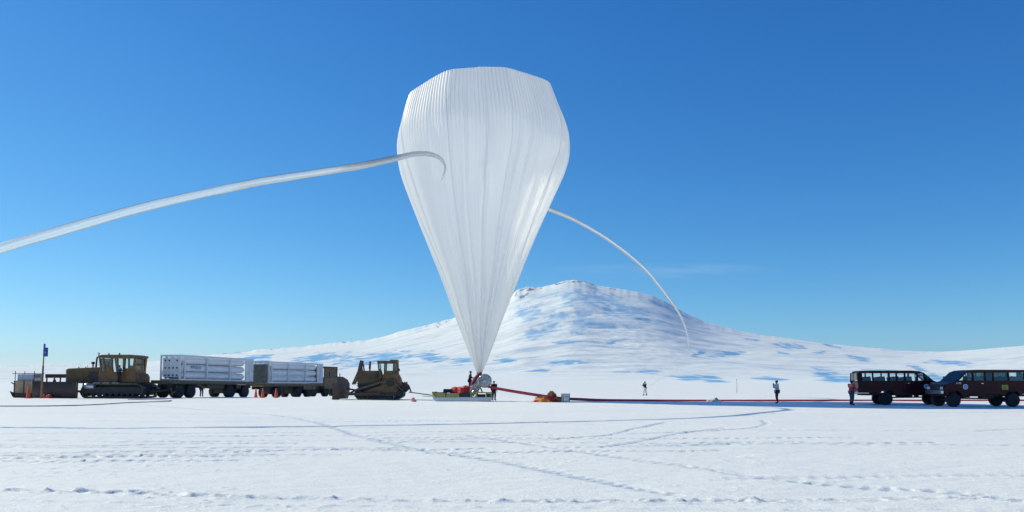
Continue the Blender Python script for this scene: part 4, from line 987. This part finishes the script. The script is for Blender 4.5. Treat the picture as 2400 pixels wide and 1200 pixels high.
    b.box(-.2, .66, -.14, .14, -.02, .05); b.beam((.5, -.15, .16), (.62, -.2, .45), .03); o = b.build('hand_winch', M['dark'], None); o.location = lz(1044, 919.8, -.4); tag(o, 'dark hand winch on the front lid of the launch sled', 'winch')
    # tow bars from the dozer
    b = MB(); A0, B0 = P(959, 919, 73.0), lz(1014, 926.5, 0)
    for y in (-.25, .25): b.beam(A0+Vector((0, y*.4, 0))-B0, Vector((0, y, 0)), .07)
    b.beam(A0+Vector((1.2, -.15, -.35))-B0, Vector((0, -.1, -.12)), .04)
    o = b.build('tow_bar', M['dark'], None); o.location = B0; tag(o, 'thin steel tow bar joining the brown dozer to the launch sled', 'tow bar')
launch_sled()
def ground_tube(name, label, cat, pts, rad, m, n=10):
    sp = smooth_path([tuple(p) for p in pts], 6); rr = rad if isinstance(rad, list) else [rad]*len(pts)
    rs = np.interp(np.linspace(0, 1, len(sp)), np.linspace(0, 1, len(rr)), rr); o0 = Vector(sp[-1]); b = MB(); b.tube([Vector(p)-o0 for p in sp], [float(a) for a in rs], n)
    o = b.build(name, m, None, True); o.location = o0; return tag(o, label, cat)
h = [lz(1138, 905, 0), P(1165, 910.5, 69.2), P(1190, 915, 69), P(1220, 920, 68.6), P(1252, 925, 68.2), P(1293, 931, 67.8), P(1327, 934.6, 67.3)]
def gs(px, D, z): p = P(px, 940, D); return Vector((p.x, D, z+gz(p.x, D)))
h += [gs(1365, 67.6, .17), gs(1410, 67.5, .11), gs(1480, 67.5, .09), gs(1560, 67.6, .08), gs(1656, 67.8, .07), gs(1811, 68.2, .07), gs(2000, 68.6, .07), gs(2200, 69, .06), gs(2450, 69.5, .06), gs(2700, 70, .06)]
ground_tube('red_hose', 'long red fabric hose running from the spool across the snow to the right', 'hose', h, [.10, .12, .125, .125, .125, .125, .12, .12, .11, .10, .09, .085, .08, .075, .07, .07, .07], M['redtube'])
ground_tube('dark_line', 'thin black line lying on the snow before the left bulldozer', 'dark_line', [Vector(gp(x, y))+Vector((0, 0, .03)) for x, y in [(-200, 952), (0, 952.8), (120, 952.3), (220, 949.5), (300, 944.5), (385, 941.8), (400, 939.5), (360, 937.6), (300, 937)]], .03, M['plastic_black'], 6)  # thin dark line modelled as a black tube on the snow
def cooler():
    r = thing('equipment_box', 'small silver blue box standing right of the yellow and red heap', 'box', gp(1325.5, 945.3, 65.5), R(12), None)
    b = MB(); b.box(-.3, .3, -.25, .25, .03, .58); b.build('case', M['alu'], r, bevel=.03)
    b = MB(); b.box(-.32, .32, -.27, .27, .6, .68); b.build('lid', mat('grey_blue_lid', (.3, .36, .42), .5), r, bevel=.02)
    b = MB()
    for x in (-.27, .23): b.box(x, x+.04, -.275, -.255, .05, .6)
    b.box(-.15, .15, -.29, -.26, .4, .44); b.build('handle', M['dark'], r)
cooler()
b = MB(); b.lathe([(.02, 0), (.1, .02), (.17, .09), (.19, .18), (.17, .27), (.1, .34), (.02, .36)], 'z', (0, 0, 0), 20); b.lathe([(.02, .0), (.08, .02), (.1, .07), (.06, .13), (.02, .15)], 'z', (.22, -.05, 0), 14)
o = b.build('marker_ball', M['pink'], None, True); o.location = gp(967.5, 941.3, 66.5); tag(o, 'pink deflated marker ball on the snow between dozer and launch sled', 'ball')
b = MB(); b.tube([(0, 0, 0), (.03, 0, 1.0), (.02, 0, 1.9)], [.03, .025, .02], 6); b.lathe([(.05, 1.9), (.05, 1.98)], 'z', (.02, 0, 0), 8); o = b.build('bamboo_pole', M['dark'], None); o.location = gp(1727, 918.5, 120); tag(o, 'thin dark pole standing far out on the snow', 'pole')
# ------------------------------------------------------------------ vans
def van(label, hubpx, D, rz, which, ex, side, num, yellow_sign, door_open, group='maroon passenger vans'):
    """origin under rear end, +x to the nose; which='rear'/'front' wheel given by picture"""
    wx = {'rear': 1.85, 'front': 5.29+ex}[which]; hub = P(hubpx, 940, D); hub.z = gz(hub.x, hub.y)
    off = Matrix.Rotation(rz, 3, 'Z') @ Vector((wx, .84*side, 0)); loc = hub-off
    r = thing('passenger_van', label, 'van', tuple(loc), rz, group)
    e = ex
    def arch(cx, n=9): return [(cx-.56*math.cos(a), .5+.56*math.sin(a)) for a in np.linspace(.35, PI-.35, n)]
    low = [(.0, .95), (.06, .84), (1.2, .84)]+[p for p in arch(1.85)]+[(2.6, .80), (4.6+e, .78)]+[p for p in arch(5.29+e)]+[(5.9+e, .86), (5.98+e, 1.0), (5.97+e, 1.3), (5.9+e, 1.45), (5.5+e, 1.56), (5.02+e, 1.7), (.02, 1.7)]
    b = MB(); b.prism(low, -1.0, 1.0, .05); body = b.build('body', M['maroon'], r)
    b = MB(); b.prism([(.05, 2.24), (.1, 2.36), (.3, 2.41), (3.6+e, 2.42), (4.15+e, 2.37), (4.42+e, 2.26), (4.35+e, 2.22)], -.93, .93, .07); b.build('roof', M['maroon'], body)
    pill = [.1, .98, 2.08, 2.57, 3.12, 3.94]; pil = [pill[0], pill[1], pill[2]]+[p+e for p in pill[3:]]
    b = MB()
    for y in (-1, 1):
        for x, wd in zip(pil, (.34, .1, .1, .1, .12, .12)): b.beam((x+.02, y*.955, 1.66), (x+.02, y*.9, 2.26), wd, .06)
        b.beam((5.03+e, y*.92, 1.66), (4.36+e, y*.88, 2.26), .1, .07); b.beam((4.45+e, y*.95, 1.66), (4.42+e, y*.9, 2.2), .05, .05)
    b.each('pillar', M['maroon'], body)
    xs_ = [pil[0]+.17]+pil[1:]+[4.9+e]
    for y in (-1, 1):
        for i in range(6):
            x0, x1 = xs_[i]+.03, xs_[i+1]-.03; g = MB()
            if i < 5: q = [(x0, 1.68), (x1, 1.68), (x1, 2.25), (x0, 2.25)]
            else: q = [(x0, 1.68), (5.0+e, 1.68), (4.38+e, 2.25), (x0, 2.25)]
            yb, yt = y*.945, y*.9
            g.v = [(x, yb+(yt-yb)*(z-1.68)/.57, z) for x, z in q]+[(x, yb+(yt-yb)*(z-1.68)/.57-.012*y, z) for x, z in q]
            g.f = [(0, 1, 2, 3), (7, 6, 5, 4), (0, 4, 5, 1), (1, 5, 6, 2), (2, 6, 7, 3), (3, 7, 4, 0)]
            g.build('window', M['glassdark'] if (yellow_sign and i in (2, 3)) else M['glass'], body)
    g = MB(); g.beam((5.02+e, 0, 1.7), (4.38+e, 0, 2.25), .015, .015); g = MB(); g.v = [(5.03+e, -.9, 1.69), (5.03+e, .9, 1.69), (4.37+e, .86, 2.26), (4.37+e, -.86, 2.26), (5.05+e, -.9, 1.7), (5.05+e, .9, 1.7), (4.39+e, .86, 2.27), (4.39+e, -.86, 2.27)]; g.f = [(0, 1, 2, 3), (7, 6, 5, 4), (0, 4, 5, 1), (1, 5, 6, 2), (2, 6, 7, 3), (3, 7, 4, 0)]
    g.build('windshield', M['glass'], body)
    for x in (1.0, 1.95, 2.9+e/2, 3.75+e):
        for y in (-.48, .45):
            b = MB(); b.box(x-.22, x+.22, y-.3, y+.3, 1.2, 1.42); b.beam((x-.2, y, 1.3), (x-.3, y, 1.98), .12, .56); b.build('seat', M['seat'], body, bevel=.04)
    b = MB(); b.tube([(4.35+e, -.45, 1.74), (4.45+e, -.62, 1.8), (4.35+e, -.8, 1.74)], .02, 6); b.box(4.5+e, 4.9+e, -.9, .9, 1.6, 1.72); b.build('dashboard', M['plastic_black'], body)
    b = MB(); b.beam((4.25+e, .2, 1.5), (4.0+e, .2, 2.1), .03)
    for y, nm in ((-.85, ''), (.85, '')):
        for x in (1.85, 5.29+e): wheel(r, x, y, .44, .45, .3, -1 if y < 0 else 1, lugs=True)
    b = MB()
    for x in (1.85, 5.29+e): b.tube([(x, -.75, .46), (x, .75, .46)], .07, 8); b.lathe([(.08, -.18), (.17, -.1), (.17, .1), (.08, .18)], 'y', (x, .1, .46), 12)
    b.tube([(1.85, .1, .5), (5.2+e, .1, .55)], .05, 6); b.build('axle', M['dark'], r)
    b = MB()
    for y in (-.5, .5): b.box(.3, 5.8+e, y-.06, y+.06, .66, .8)
    b.box(2.9, 3.7, .1, .5, .56, .78); b.box(3.5+e, 3.75+e, -.5, -.2, .58, .78); b.box(4.1+e, 4.3+e, -.1, .3, .56, .78); b.build('underbody', M['dark'], r)
    b = MB(); b.box(5.96+e, 6.14+e, -.95, .95, .84, 1.06); b.build('front_bumper', M['chrome'], r, bevel=.03)
    b = MB(); b.box(-.2, -.02, -.92, .92, .74, .95); b.box(-.3, -.1, -.35, .35, .6, .68); b.build('rear_bumper', M['chrome'], r, bevel=.02)
    b = MB()
    for k in range(5): b.box(5.975+e, 6.01+e, -.55, .55, 1.1+k*.055, 1.13+k*.055)
    b.build('grille', M['chrome'], body)
    for y in (-.75, .75):
        b = MB(); b.box(5.96+e, 6.02+e, y-.13, y+.13, 1.12, 1.3); b.build('headlight', M['lampclear'], body, bevel=.01)
        b = MB(); b.box(-.03, .01, y*1.22-.06, y*1.22+.06, 1.15, 1.55); b.build('taillight', M['lampred'], body, bevel=.01)
        b = MB(); s_ = 1 if y > 0 else -1; b.beam((4.6+e, s_*.96, 1.72), (4.62+e, s_*1.18, 1.78), .04); b.box(4.56+e, 4.66+e, s_*1.2-.09, s_*1.2+.09, 1.7, 2.0); b.build('mirror', M['plastic_black'], body, bevel=.01)
    b = MB()
    for x in (4.03+e, 3.1+e, 3.12+e-.9):
        for y in (-1, 1): b.box(x-.012, x+.012, y*1.0-.004, y*1.0+.004, .95, 1.66)
    b.build('door_seam', M['plastic_black'], body)
    b = MB()
    for y in (-1, 1): b.box(3.3+e, 3.46+e, y*1.012-.012, y*1.012+.012, 1.5, 1.54)
    b.build('door_handle', M['chrome'], body)
    if door_open:
        for y in (-1, 1):
            d = MB(); d.box(-.72, -.02, -.03, .03, .9, 1.7); ob = d.build('rear_door', M['maroon'], r, bevel=.02); ob.location = (0, y*.95, 0); ob.rotation_euler = (0, 0, R(-52*y)+ (0)); 
            d = MB(); d.beam((-.04, 0, 1.68), (-.04, 0, 2.3), .07, .05); d.beam((-.7, 0, 1.68), (-.55, 0, 2.3), .07, .05); d.beam((-.04, 0, 2.3), (-.55, 0, 2.3), .06, .05); d.build('door_frame', M['maroon'], ob)
            d = MB(); d.box(-.62, -.06, -.006, .006, 1.7, 2.26); d.build('window', M['glass'], ob)
    else:
        
        for y in (-.46, .46):
            d = MB(); d.box(-.035, -.003, y-.43, y+.43, 1.0, 1.66); rd_ = d.build('rear_door', M['maroon'], r, bevel=.02)
            d = MB(); d.box(-.02, .0, y-.38, y+.38, 1.74, 2.22); d.build('window', M['glass'], rd_)
            d = MB(); d.box(-.06, -.035, y*.2-.03, y*.2+.03, 1.3, 1.42); d.build('door_handle', M['chrome'], rd_)
    yy = 1.008*side; rot = (R(90), 0, 0) if side < 0 else (R(90), 0, R(180))
    q = MB(); q.lathe([(.17, -.003), (.17, .003)], 'y', (3.98+e+.55, yy, 1.3), 24); em = q.build('door_emblem', M['ink_white'], body)
    q = MB(); q.lathe([(.13, -.004), (.13, .004)], 'y', (3.98+e+.55, yy+.002*side, 1.3), 24); q.build('emblem_disc', M['ink_blue'], em)
    text(num, .17, 'fleet_number', M['ink_white'], body, (4.98+e, yy, 1.53), rot)
    if yellow_sign:
        q = MB(); q.box(2.2, 2.62, yy-.004, yy+.004, 1.12, 1.42); q.build('side_sticker', M['ink_yellow'], body)
        b = MB(); [b.box(2.24, 2.58, yy+.004*side-.002, yy+.004*side+.002, 1.17+k*.07, 1.2+k*.07) for k in range(3)]; b.build('sticker_line', M['plastic_black'], body)
    return r
van('maroon passenger van facing right with the red parka person at its rear', 2076, 57.8, R(-8.0), 'rear', 0, -1, '5779', False, False)
van('maroon passenger van facing left, nose before the other van, cut by the right edge', 2234, 53.6, R(180+3), 'front', .55, 1, '5190', True, False)
# ------------------------------------------------------------------ haze
def haze():
    b = MB(); b.box(-31000, 31000, -700, 31500, -3, 1050); m = bpy.data.materials.new('thin_cold_air'); m.use_nodes = True; n = m.node_tree.nodes; l = m.node_tree.links; n.clear()
    o = n.new('ShaderNodeOutputMaterial'); v = n.new('ShaderNodeVolumePrincipled'); v.inputs['Color'].default_value = (.5, .78, 1, 1); v.inputs['Density'].default_value = 1e-5; v.inputs['Anisotropy'].default_value = 0.1
    l.new(v.outputs[0], o.inputs['Volume']); h = b.build('haze', m); h['kind'] = 'stuff'; h['label'] = 'thin pale air over the snow plain'
haze()
